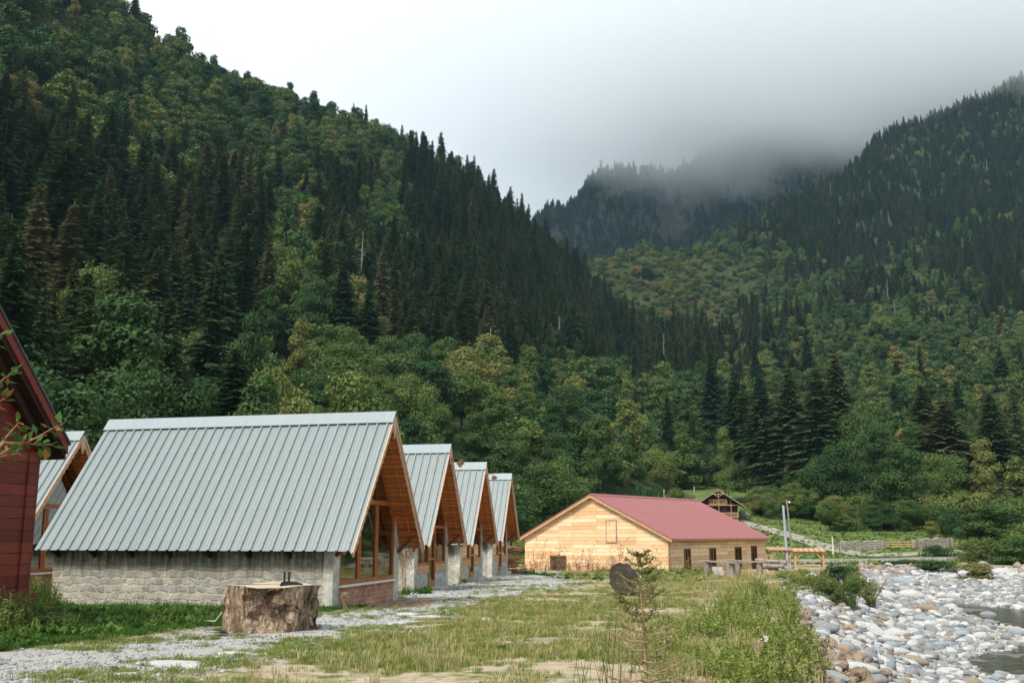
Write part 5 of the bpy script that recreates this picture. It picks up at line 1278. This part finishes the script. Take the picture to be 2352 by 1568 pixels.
# dry brown weed stalks against the barn gable
def dry_weed(seed, hh, n=3):
    r = np.random.default_rng(seed); parts = []; C = []; D = []; U = []; S_ = []
    for i in range(n):
        b_ = np.array([*r.normal(0, .10, 2), -.1]); tp = np.array([*(r.normal(0, .14, 2)*hh), hh*r.uniform(.7, 1)]); q = np.linspace(0, 1, 5)[:, None]; path = b_+(tp-b_)*q+r.normal(0, .02, (5, 3)); parts.append(tube(path, .012*(1-q[:, 0]*.6), 4))
        for j in range(9):
            t_ = r.uniform(.35, 1); p = b_+(tp-b_)*t_; d_ = norm(np.array([*r.normal(0, 1, 2), r.uniform(.2, 1.)])); L = hh*.16*r.uniform(.4, 1.2); parts.append(tube(np.array([p, p+d_*L]), [.006, .003], 3))
            for k in range(4): dd = norm(r.normal(size=3)); C.append(p+d_*L*r.uniform(.6, 1.05)+dd*.03); D.append(dd); U.append(norm(np.cross(dd, r.normal(size=3)))); S_.append(r.uniform(.04, .09))
    V, F = cards(np.array(C), np.array(D), np.array(U), np.array(S_)*.8, np.array(S_)); V2, F2 = join(parts); return mesh_np('dried_weed', np.concatenate([V, V2]), [F]+[f+len(V) for f in F2], [M_stalk])
DW = [dry_weed(i, h_) for i, h_ in ((1, 1.9), (2, 1.5), (3, 1.2), (4, 2.4))]
for u, Y, i, lb in [(1237, 73, 3, 'tallest dried brown weed against the left of the barn gable'), (1225, 74, 0, 'dried brown weed left of the tallest one by the barn'), (1262, 73, 1, 'dried brown weed right of the tallest one by the barn'), (1290, 72.5, 0, 'dried brown weed just left of the gable window'), (1330, 72, 1, 'dried brown weed just right of the gable window'), (1345, 72, 2, 'low dried weed a step right of the gable window'),
                    (1412, 71, 0, 'dried brown weed below the loft hatch'), (1420, 70.5, 3, 'reddish seed stalk under the loft hatch'), (1443, 70.5, 1, 'dried weed behind the round trunk slab'), (1470, 70, 2, 'dried weed right of the round trunk slab, near the barn corner'), (1500, 69.5, 1, 'last dried weed before the barn corner'), (1581, 70, 2, 'dried weed beside the first side window of the barn'), (1205, 74, 2, 'low dried weed by the firewood stack')]:
    o = obj('dried_weed', DW[i], None, fpt(u, Y)); o.rotation_euler = (0, 0, u); tag(o, lb, 'dried weed', 'dried weeds in front of the barn')
r = np.random.default_rng(8); t_ = r.random(70); px = 1200+t_*340; P = np.array([fpt(a, 72.8-(a-1200)/340*3.6-r.uniform(0, 1)) for a in px])
DWo = [obj('dry_stalk_model', m_, link=False) for m_ in DW]
scatter_object('dry_stalks', 'thin dry stalks standing along the barn gable', P, r.uniform(0, 6.28, 70), r.uniform(.35, .7, 70), r.integers(0, 4, 70), [[p] for p in DWo])
# dried climber hanging by the second cabin's corner
def climber(u, v0, v1, Y, label, sc=1.):
    p = fpt(u, Y); top = at(u+4, v0, Y)[2]-p[2]; r = np.random.default_rng(int(u)); parts = []
    for i in range(4): q = np.linspace(0, 1, 9)[:, None]; path = np.c_[r.normal(0, .03, 1)+.06*np.sin(q*5+i), .03*np.cos(q*4+i), -.1+q*(top)]; parts.append(tube(path, .022*(1-.5*q[:, 0])*(1 if sc > .5 else .6), 5))
    for i in range(int(130*min(1, sc+.1))): a = r.normal(0, .17, 2)*sc; z = top-abs(r.normal(0, .42))*sc; q = np.linspace(0, 1, 4)[:, None]; parts.append(tube(np.array([a[0], a[1], z])+q*np.array([*r.normal(0, .08, 2), -r.uniform(.1, .5)*max(sc, .25)])+r.normal(0, .012, (4, 3)), [.008]*4, 3))
    V, F = join(parts); tag(obj('dried_climber', mesh_np('dried_climber', V, F, [flat('dead_vine', (.30, .23, .16), .95, .1, .3, 8)]), None, p), label, 'climbing plant')
climber(931, 1238, 1372, 37.2, 'dead climbing plant with a tangled top against the second cabin wall')
climber(796, 1358, 1392, 27.0, 'withered vine stub at the front corner of the nearest cabin', .12)

# ------------------------------------------------------------------ bushes and named trees
def top_tree(s_, var, u, vt, Y, wid, label, group=None, mesh_z=True):
    """a tree whose base stands on the terrain at (u, Y), as tall as its top appears"""
    p = at(u, 1225, Y); x_, z_ = p[0], float(H(p[0], Y)); 
    for hill in (hillL, hillR):
        dz = RAY(hill, x_, Y)
        if dz is not None: z_ = max(z_, dz)
    top = at(u, vt, Y)[2]; hh = top-z_; base = PH[KN[s_]][var]; s = hh/base; sx = wid/PR[KN[s_]]*(1.35 if s_ == 0 else 1.)
    return place_tree(s_, var, (x_, Y, z_-.25), rng.uniform(0, 6.28), (sx, sx, s), label, group)
from mathutils.bvhtree import BVHTree
BV = {}
def RAY(o, x_, y_):
    if o.name not in BV: BV[o.name] = BVHTree.FromPolygons([v.co[:] for v in o.data.vertices], [p.vertices[:] for p in o.data.polygons])
    h = BV[o.name].ray_cast(Vector((x_, y_, 2000)), Vector((0, 0, -1))); return None if h[0] is None else h[0].z
for a in [(0, 0, 1645, 806, 300, 4.4, 'dark spruce behind the red barn ridge, leftmost of the valley floor spruces'), (0, 2, 1702, 849, 255, 4.6, 'dark spruce directly above the small chalet'), (0, 1, 1716, 868, 250, 3.9, 'second dark spruce above the chalet, touching the first'), (0, 0, 1765, 856, 240, 5., 'broad dark spruce above the metal pole'),
          (0, 2, 1826, 842, 235, 5.2, 'dark spruce with a clean pointed top, third from the chalet'), (0, 0, 1896, 842, 225, 5.6, 'big dark spruce in the middle of the valley floor group'), (0, 2, 1937, 808, 232, 5.6, 'tallest dark spruce of the valley floor group'), (0, 0, 2148, 879, 200, 5.4, 'dark spruce right of the valley floor group, standing alone'), (0, 2, 2188, 915, 190, 6.0, 'widest dark spruce, reaching down to the boulder'),
          (0, 0, 2298, 897, 195, 4.6, 'dark spruce closest to the right edge'), (0, 4, 1540, 905, 250, 3.2, 'small spruce above the middle of the barn roof'),
          (1, 3, 1669, 966, 205, 3.2, 'bright yellow green conical tree beside the dark chalet spruces'), (1, 3, 2026, 964, 175, 4.6, 'bright green conical tree right of the spruce group'), (1, 4, 1985, 925, 185, 4.0, 'olive brown round tree just right of the spruce group'), (1, 0, 1930, 1010, 165, 4.5, 'green tree in front of the spruce group'), (1, 1, 2080, 1010, 160, 5., 'rounded green tree left of the widest spruce'),
          (1, 0, 1245, 1055, 128, 4.3, 'pale green tree directly behind the last cabin and barn gable'), (1, 4, 1170, 1105, 118, 4., 'green tree directly behind the last cabin roof'), (1, 3, 235, 640, 82, 6.6, 'large green tree with a drooping right side behind the left cabins'), (1, 1, 430, 845, 84, 3.9, 'blue green tree behind the left part of the long roof'), (1, 0, 300, 830, 74, 4.4, 'leafy green tree right above the roof corner of the nearest cabin'),
          (1, 3, 562, 690, 118, 3.2, 'pale olive narrow tree above the long roof'), (1, 4, 640, 850, 92, 4.2, 'olive green tree above the middle of the long roof'), (1, 0, 800, 840, 100, 4.6, 'yellowish green tree above the right half of the long roof'), (0, 3, 62, 330, 150, 6.2, 'brown tinged conifer with bare lower branches above the red house'), (0, 1, 205, 655, 105, 4.2, 'spruce between the red house and the large green tree'), (0, 0, 520, 790, 96, 3.4, 'dark spruce just left of the olive green tree'),
          (0, 1, 705, 470, 300, 4.6, 'thin brownish spruce half way up the near mountain')]:
    top_tree(*a)
# shrubs along the slope foot
r = np.random.default_rng(44); nb = 0
for (u, vt, Y, wd, lb) in [(1760, 1130, 176, 3.82, 'green bush at the end of the chalet road'), (1835, 1120, 174, 4.25, 'rounded green bush right of the wooden pole'), (1790, 1165, 172, 2.30, 'small bush behind the wooden pole'), (1900, 1135, 168, 4.67, 'olive bush above the dirt track'), (1960, 1120, 164, 4.93, 'large dark green bush above the left stone wall'), (2010, 1180, 150, 3.02, 'low dark bush behind the stone wall'), (2068, 1165, 150, 2.59, 'bright yellow green upright bush behind the gate'),
                           (2120, 1130, 158, 5.10, 'wide dark green bush behind the gate'), (2190, 1165, 150, 3.96, 'dark bush behind the right stone wall'), (2235, 1120, 142, 5.10, 'tall dark bush below the widest spruce'), (2290, 1150, 120, 5.10, 'dense dark bush left of the lamp pole'), (2345, 1130, 126, 5.10, 'dense green bush at the right edge'), (2250, 1225, 100, 2.88, 'willow like bush in front of the river wall, near the right edge'), (2330, 1215, 96, 3.31, 'dark willow like bush at the right edge by the river wall'), (2385, 1190, 104, 4.32, 'dark bush cut by the right edge'),
                           (1930, 1205, 150, 1.87, 'low yellowish bush beside the white post'), (1490, 1090, 150, 3.57, 'light green bush behind the barn ridge'), (1560, 1105, 158, 3.06, 'green bush behind the red roof, left of the chalet'), (1715, 1135, 201, 3.40, 'thin bush right of the chalet'), (2155, 1240, 112, 2.16, 'low bush growing by the right stone wall')]:
    top_tree(2 if vt > 1150 else (1 if r.random() < .5 else 2), int(r.integers(0, 3)), u, vt, Y, wd, lb)
for i in range(190):
    u = r.uniform(1730, 2420); Y = r.uniform(136 if u > 2080 else 146 if u > 1900 else 170, 200); rgn = 'beyond the barn end' if u < 1900 else 'above the left stone wall' if u < 2040 else 'above the gate' if u < 2100 else 'above the right stone wall' if u < 2200 else 'by the lamp pole'
    x_ = at(u, 1225, Y)[0]; z_ = max(float(H(x_, Y)), RAY(hillR, x_, Y) or -9); hh = r.uniform(2.6, 5.2); s_ = int(r.random() < .55); var = int(r.integers(0, 3)); base = PH[('shrub', 'broad')[s_]][var]; wd = hh*r.uniform(.42, .62)
    place_tree((2, 1)[s_], var, (x_, Y, z_-.3), r.uniform(0, 6), (wd/(2.9, 3.6)[s_],)*2+(hh/base,), '%s at the slope foot %s' % (('rounded bush', 'young leafy tree')[s_], rgn), '%s at the slope foot %s' % (('bushes', 'young trees')[s_], rgn))
for (u, vt, v, wd, lb) in [(1925, 1290, 1335, 1.0, 'bright green bush on top of the river bank'), (1880, 1300, 1345, .9, 'darker left bush of the bank shrubbery'), (1975, 1296, 1340, .9, 'right end bush of the bank shrubbery'), (1950, 1292, 1328, 1.1, 'rear bush of the bank shrubbery'), (1902, 1305, 1352, .7, 'lowest front bush of the bank shrubbery'), (1948, 1306, 1350, .7, 'front bush hanging over the stones'), (1845, 1312, 1340, .6, 'small outlying bush left of the bank shrubbery'),
                          (2080, 1282, 1300, 2.2, 'low green bush on the far side of the stones, below the concrete wall'), (2150, 1283, 1303, 2., 'olive bush right of the low green one below the concrete wall'), (2240, 1288, 1312, 2., 'rusty bush on the far stone heap'),
                          (30, 1383, 1440, 1.0, 'dark weedy bush at the foot of the red house'), (100, 1400, 1445, .8, 'smaller weedy bush right of the red house foundation')]:
    p = gpt(np.array([float(u)]), np.array([float(v)]))[0]; z_ = float(H(*p)); top = at(u, vt, p[1])[2]; hh = max(.5, top-z_); e = place_tree(2, int(r.integers(0, 3)), (p[0], p[1], z_-.1), r.uniform(0, 6), (wd/2.9, wd/2.9, hh/5.), lb, None)
# lobed green plant at the foot of the stump
def fern(u, v, s, label):
    p = gpt(np.array([float(u)]), np.array([float(v)]))[0]; z_ = float(H(*p)); r = np.random.default_rng(int(u)); C = []; D = []; U = []; S_ = []
    for i in range(15):
        az = r.uniform(-3.3, .3) if i < 10 else r.uniform(0, 6.28); L = s*r.uniform(.5, 1); el = r.uniform(.25, 1.1)
        d_ = np.array([math.cos(az), math.sin(az), 0]); sd_ = np.array([-d_[1], d_[0], 0])
        for q in np.linspace(.2, 1, 8):
            p_ = d_*L*q+[0, 0, L*el*(q-.75*q*q)+.03]
            for s_ in (-1, 1): dd = norm(d_*.8+sd_*s_*.9+[0, 0, -.1]); l = s*.30*(1.15-q*.7); C.append(p_+dd*l*.5); D.append(dd); U.append(norm(np.cross(dd, [0, 0, 1.]))); S_.append(l)
    S_ = np.array(S_); V, F = cards(np.array(C), np.array(D), np.array(U), S_*.42, S_)
    tag(obj('fern_plant', mesh_np('fern_plant', V, F, [M_lush]), None, (p[0], p[1], z_)), label, 'plant')
fern(528, 1456, .45, 'bluish green fern like plant at the foot of the big stump'); fern(1815, 1352, .6, 'dark green leafy plant on the bank below the shrubbery')
fern(1150, 1492, .18, 'small broad leaved plant in the middle of the grass'); fern(1195, 1478, .16, 'tiny dark tuft right of the small broad leaved plant')

# young spruce in front
def sapling(loc, h_, seed, label):
    r = np.random.default_rng(seed); e = empty('young_spruce', loc); tag(e, label, 'young spruce'); tw = []; C = []; D = []; U = []; L_ = []; W_ = []
    q = np.linspace(0, 1, 9); path = np.c_[.03*np.sin(q*4)+.0*q, .02*np.cos(q*3), -.1+q*(h_+.1)]; V, F = tube(path, .020*(1-q*.85)+.002, 7)
    obj('trunk', mesh_np('trunk', V, F, [M_twig], True), e)
    z = .22
    while z < h_*.99:
        f = 1-z/h_; n = r.integers(4, 7)
        for k in range(n):
            az = r.uniform(0, 6.28); L = (.08+.52*f**.8)*r.uniform(.45, 1.1); d_ = np.array([math.cos(az), math.sin(az), .10+.5*(1-f)]); sd_ = np.array([-d_[1], d_[0], 0]); qq = np.linspace(0, 1, 5)[:, None]
            P0 = np.array([0, 0, z]); pth = P0+d_*L*qq+np.array([0, 0, -1])*L*.14*np.sin(qq*3.0); tw.append(tube(pth, .0055*(1-.75*qq[:, 0])+.001, 4)); tws = [(pth, L)]
            for j in range(int(3+L*12)):
                t_ = r.uniform(.25, .95); p = P0+d_*L*t_+np.array([0, 0, -1])*L*.14*math.sin(t_*3); dd = norm(d_*r.uniform(.5, 1)+sd_*r.choice([-1, 1])*r.uniform(.5, 1)+[0, 0, r.normal(0, .15)]); l2 = L*.32*(1.2-t_)+.03; pp = p+dd*l2*np.linspace(0, 1, 4)[:, None]; tw.append(tube(pp, [.003, .0025, .002, .001], 3)); tws.append((pp, l2))
            green = np.clip((z/h_-.45)*1.1, .02, .5)
            for pth, l2 in tws:
                m_ = int(l2*420*green)
                for j in range(m_):
                    t_ = r.random(); i_ = min(int(t_*(len(pth)-1)), len(pth)-2); f_ = t_*(len(pth)-1)-i_; p = pth[i_]*(1-f_)+pth[i_+1]*f_; ax = norm(pth[-1]-pth[0]); dd = norm(ax*.8+norm(r.normal(size=3))); C.append(p+dd*.010); D.append(dd); U.append(norm(np.cross(dd, r.normal(size=3)))); L_.append(.030); W_.append(.008)
        z += .065*r.uniform(.8, 1.3)
    V, F = join(tw); obj('twigs', mesh_np('twigs', V, F, [M_twig]), e)
    V, F = cards(np.array(C), np.array(D), np.array(U), np.array(W_), np.array(L_)); obj('needles', mesh_np('needles', V, F, [grassmat('young_needles', [(0, (.13, .16, .045)), (1, (.20, .23, .07))])]), e)
Ys = 8.6; bx_ = at(1468, 1225, Ys)[0]; bz = float(H(bx_, Ys)); sapling((bx_, Ys, bz), at(1455, 1266, Ys)[2]-bz, 5, 'thin young spruce with a bare lower stem, nearest plant in the middle')
# thin reeds and dry stems round it
for i, (u, Y, hh, lb) in enumerate([(1385, 8.9, .95, 'left clump of thin dark stems beside the young spruce'), (1420, 9.3, .8, 'clump of thin stems just left of the young spruce'), (1330, 9.4, .62, 'short clump of dark stems, leftmost near the bottom edge'), (1525, 9.2, .7, 'clump of dry stems right of the young spruce'), (1590, 9.6, .6, 'dry stems in front of the green weeds')]):
    r = np.random.default_rng(70+i); parts = []
    for k in range(13): b_ = np.array([*r.normal(0, .10, 2), -.03]); tp = b_+np.array([*r.normal(0, .10, 2), hh*r.uniform(.45, 1.05)]); q = np.linspace(0, 1, 4)[:, None]; parts.append(tube(b_+(tp-b_)*q+r.normal(0, .006, (4, 3)), .0038*(1-.5*q[:, 0]), 3))
    V, F = join(parts); x_ = at(u, 1225, Y)[0]; tag(obj('stem_clump', mesh_np('stem_clump', V, F, [flat('dark_stem', (.07, .085, .035), .9, .1, .3, 8) if i < 3 else M_stalk]), None, (x_, Y, float(H(x_, Y)))), lb, 'plant stems')
# leafy branches that reach in from a tree outside the left edge
def branch_tree():
    Y = 5.2; e = empty('overhanging_sapling', (at(-160, 1225, Y)[0], Y, .52)); tag(e, 'leafy twigs with curled edges reaching in from the left edge over the red house', 'sapling'); o = np.array(e.location); r = np.random.default_rng(12); tw = []; C = []; D = []; U = []; S_ = []
    tr_p = np.array([[0, 0, -.6], [.02, 0, .6], [0, .02, 1.4], [-.05, 0, 2.4]]); V, F = tube(tr_p, [.035, .03, .022, .01], 7); obj('trunk', mesh_np('trunk', V, F, [M_bark], True), e)
    for pts in ([(-160, 1130), (-60, 1085), (20, 1030), (70, 1012), (118, 985), (148, 972)], [(-160, 1060), (-80, 960), (-30, 900), (10, 868), (40, 850)], [(-160, 1130), (-60, 1080), (-10, 1050), (20, 1045), (45, 1040)], [(-60, 1085), (0, 1020), (30, 985), (45, 968)], [(-160, 1010), (-70, 960), (-20, 930), (12, 915)], [(-60, 1085), (10, 1015), (60, 1018), (95, 1022), (118, 1020)], [(-160, 900), (-60, 850), (-20, 800), (8, 762)]):
        P = np.array([at(u, v, Y+.05*i) for i, (u, v) in enumerate(pts)])-o; tw.append(tube(P, np.linspace(.007, .0022, len(P)), 5))
        for i in range(1, len(P)):
            for k in range(7 if i > 1 else 3):
                t_ = r.random(); p = P[i-1]*(1-t_)+P[i]*t_; dd = norm(norm(P[i]-P[i-1])*.6+norm(r.normal(size=3))); l = r.uniform(.035, .075); q = p+dd*l*.5; tw.append(tube(np.array([p, q]), [.0012, .0008], 3)); C.append(q+dd*l*.4); D.append(dd); U.append(norm(np.cross(dd, np.array([0, .5, 1.])+r.normal(size=3)*.5))); S_.append(l)
    V, F = join(tw); obj('twigs', mesh_np('twigs', V, F, [flat('twig_bark', (.28, .17, .10), .8, .1, .3, 9)]), e)
    S_ = np.array(S_); V, F = cards(np.array(C), np.array(D), np.array(U), S_*.62, S_); n = len(F); mi = (np.random.default_rng(4).random(n) < .3).astype(int)
    obj('leaves', mesh_np('leaves', V, F, [grassmat('twig_leaf', [(0, (.07, .16, .04)), (1, (.12, .22, .06))]), flat('curled_brown_leaf', (.30, .15, .05), .8, .1, .4, 12)], fm=mi), e)
branch_tree()
# boulders showing among the bushes of the slope
M_mossy = rockmat('mossy_rock', [(0, (.24, .22, .17))], 3)
for u, v, s_, lb in [(2291, 1150, 3.2, 'big lichen patched boulder among the bushes, upper right'), (2118, 1135, 1.9, 'pale rock face showing between bushes'), (1703, 1192, 1.3, 'grey boulder on the slope beside the chalet')]:
    dv = norm(at(u, v, 1.)-EYE); ts = np.linspace(90, 400, 1200); Q = EYE+dv*ts[:, None]; zh = H(Q[:, 0], Q[:, 1], False)
    for i in range(0, 1200, 4):
        hz = RAY(hillR, Q[i, 0], Q[i, 1]); hz = zh[i] if hz is None else max(hz, zh[i])
        if Q[i, 2] < hz: break
    p = Q[i]; o = obj('mossy_boulder', rock_mesh('mossy_boulder', int(u), M_mossy, True, 3, .85)); o.location = (p[0], p[1], hz+s_*.35); o.scale = (s_, s_, s_); tag(o, lb, 'boulder')

# ------------------------------------------------------------------ air and cloud
def vbox(name, lo, hi, m, label):
    lo = np.array(lo, float); hi = np.array(hi, float)
    V = np.array([[(lo, hi)[i][0], (lo, hi)[j][1], (lo, hi)[k][2]] for i in (0, 1) for j in (0, 1) for k in (0, 1)])
    F = [(0, 1, 3, 2), (4, 6, 7, 5), (0, 4, 5, 1), (2, 3, 7, 6), (0, 2, 6, 4), (1, 5, 7, 3)]
    return tag(obj(name, mesh_np(name, V, np.array(F), [m])), label, kind='stuff')
def volmat(name):
    m = bpy.data.materials.new(name); m.use_nodes = True; nt = m.node_tree; nt.nodes.clear()
    o = N(nt, 'ShaderNodeOutputMaterial'); v = N(nt, 'ShaderNodeVolumePrincipled'); LK(nt, v.outputs[0], o.inputs['Volume']); return m, nt, v
m, nt, v = volmat('air'); v.inputs['Color'].default_value = (.50, .80, 1., 1); v.inputs['Density'].default_value = .00007; v.inputs['Anisotropy'].default_value = .2
allz = max(GL[..., 2].max(), GR[..., 2].max(), GB[..., 2].max())+40
vbox('haze', (-1500, -80, -8), (3200, 3400, allz), m, 'thin blue air in the valley')
m, nt, v = volmat('cloud'); v.inputs['Color'].default_value = (.965, .985, 1, 1); v.inputs['Anisotropy'].default_value = .0
t = N(nt, 'ShaderNodeTexCoord').outputs['Object']; sp = N(nt, 'ShaderNodeSeparateXYZ'); LK(nt, t, sp.inputs[0])
nn = noise(nt, t, .0045, 6, .62)
nlow = noise(nt, t, .0012, 2, .5)
zz = math_(nt, 'MULTIPLY_ADD', math_(nt, 'SUBTRACT', nn, .5), 230, math_(nt, 'SUBTRACT', sp.outputs[2], math_(nt, 'ADD', mapr(nt, sp.outputs[1], 1000, 1800, 455, 570), math_(nt, 'MULTIPLY', mapr(nt, sp.outputs[0], 260, 480, 0, 75), mapr(nt, sp.outputs[1], 1250, 1650, 0, 1)))))
dn = mapr(nt, zz, -10, 110, 0, 1)
side = mapr(nt, sp.outputs[0], -500, 520, 0, 1)
dn = math_(nt, 'MULTIPLY', dn, side)
front = mapr(nt, sp.outputs[1], 980, 1150, 0, 1); dn = math_(nt, 'MULTIPLY', dn, front)
LK(nt, math_(nt, 'MULTIPLY', dn, .012), v.inputs['Density'])
vbox('cloud_bank', (-500, 980, 440), (2600, 2900, 900), m, 'grey cloud bank hiding the far peaks')
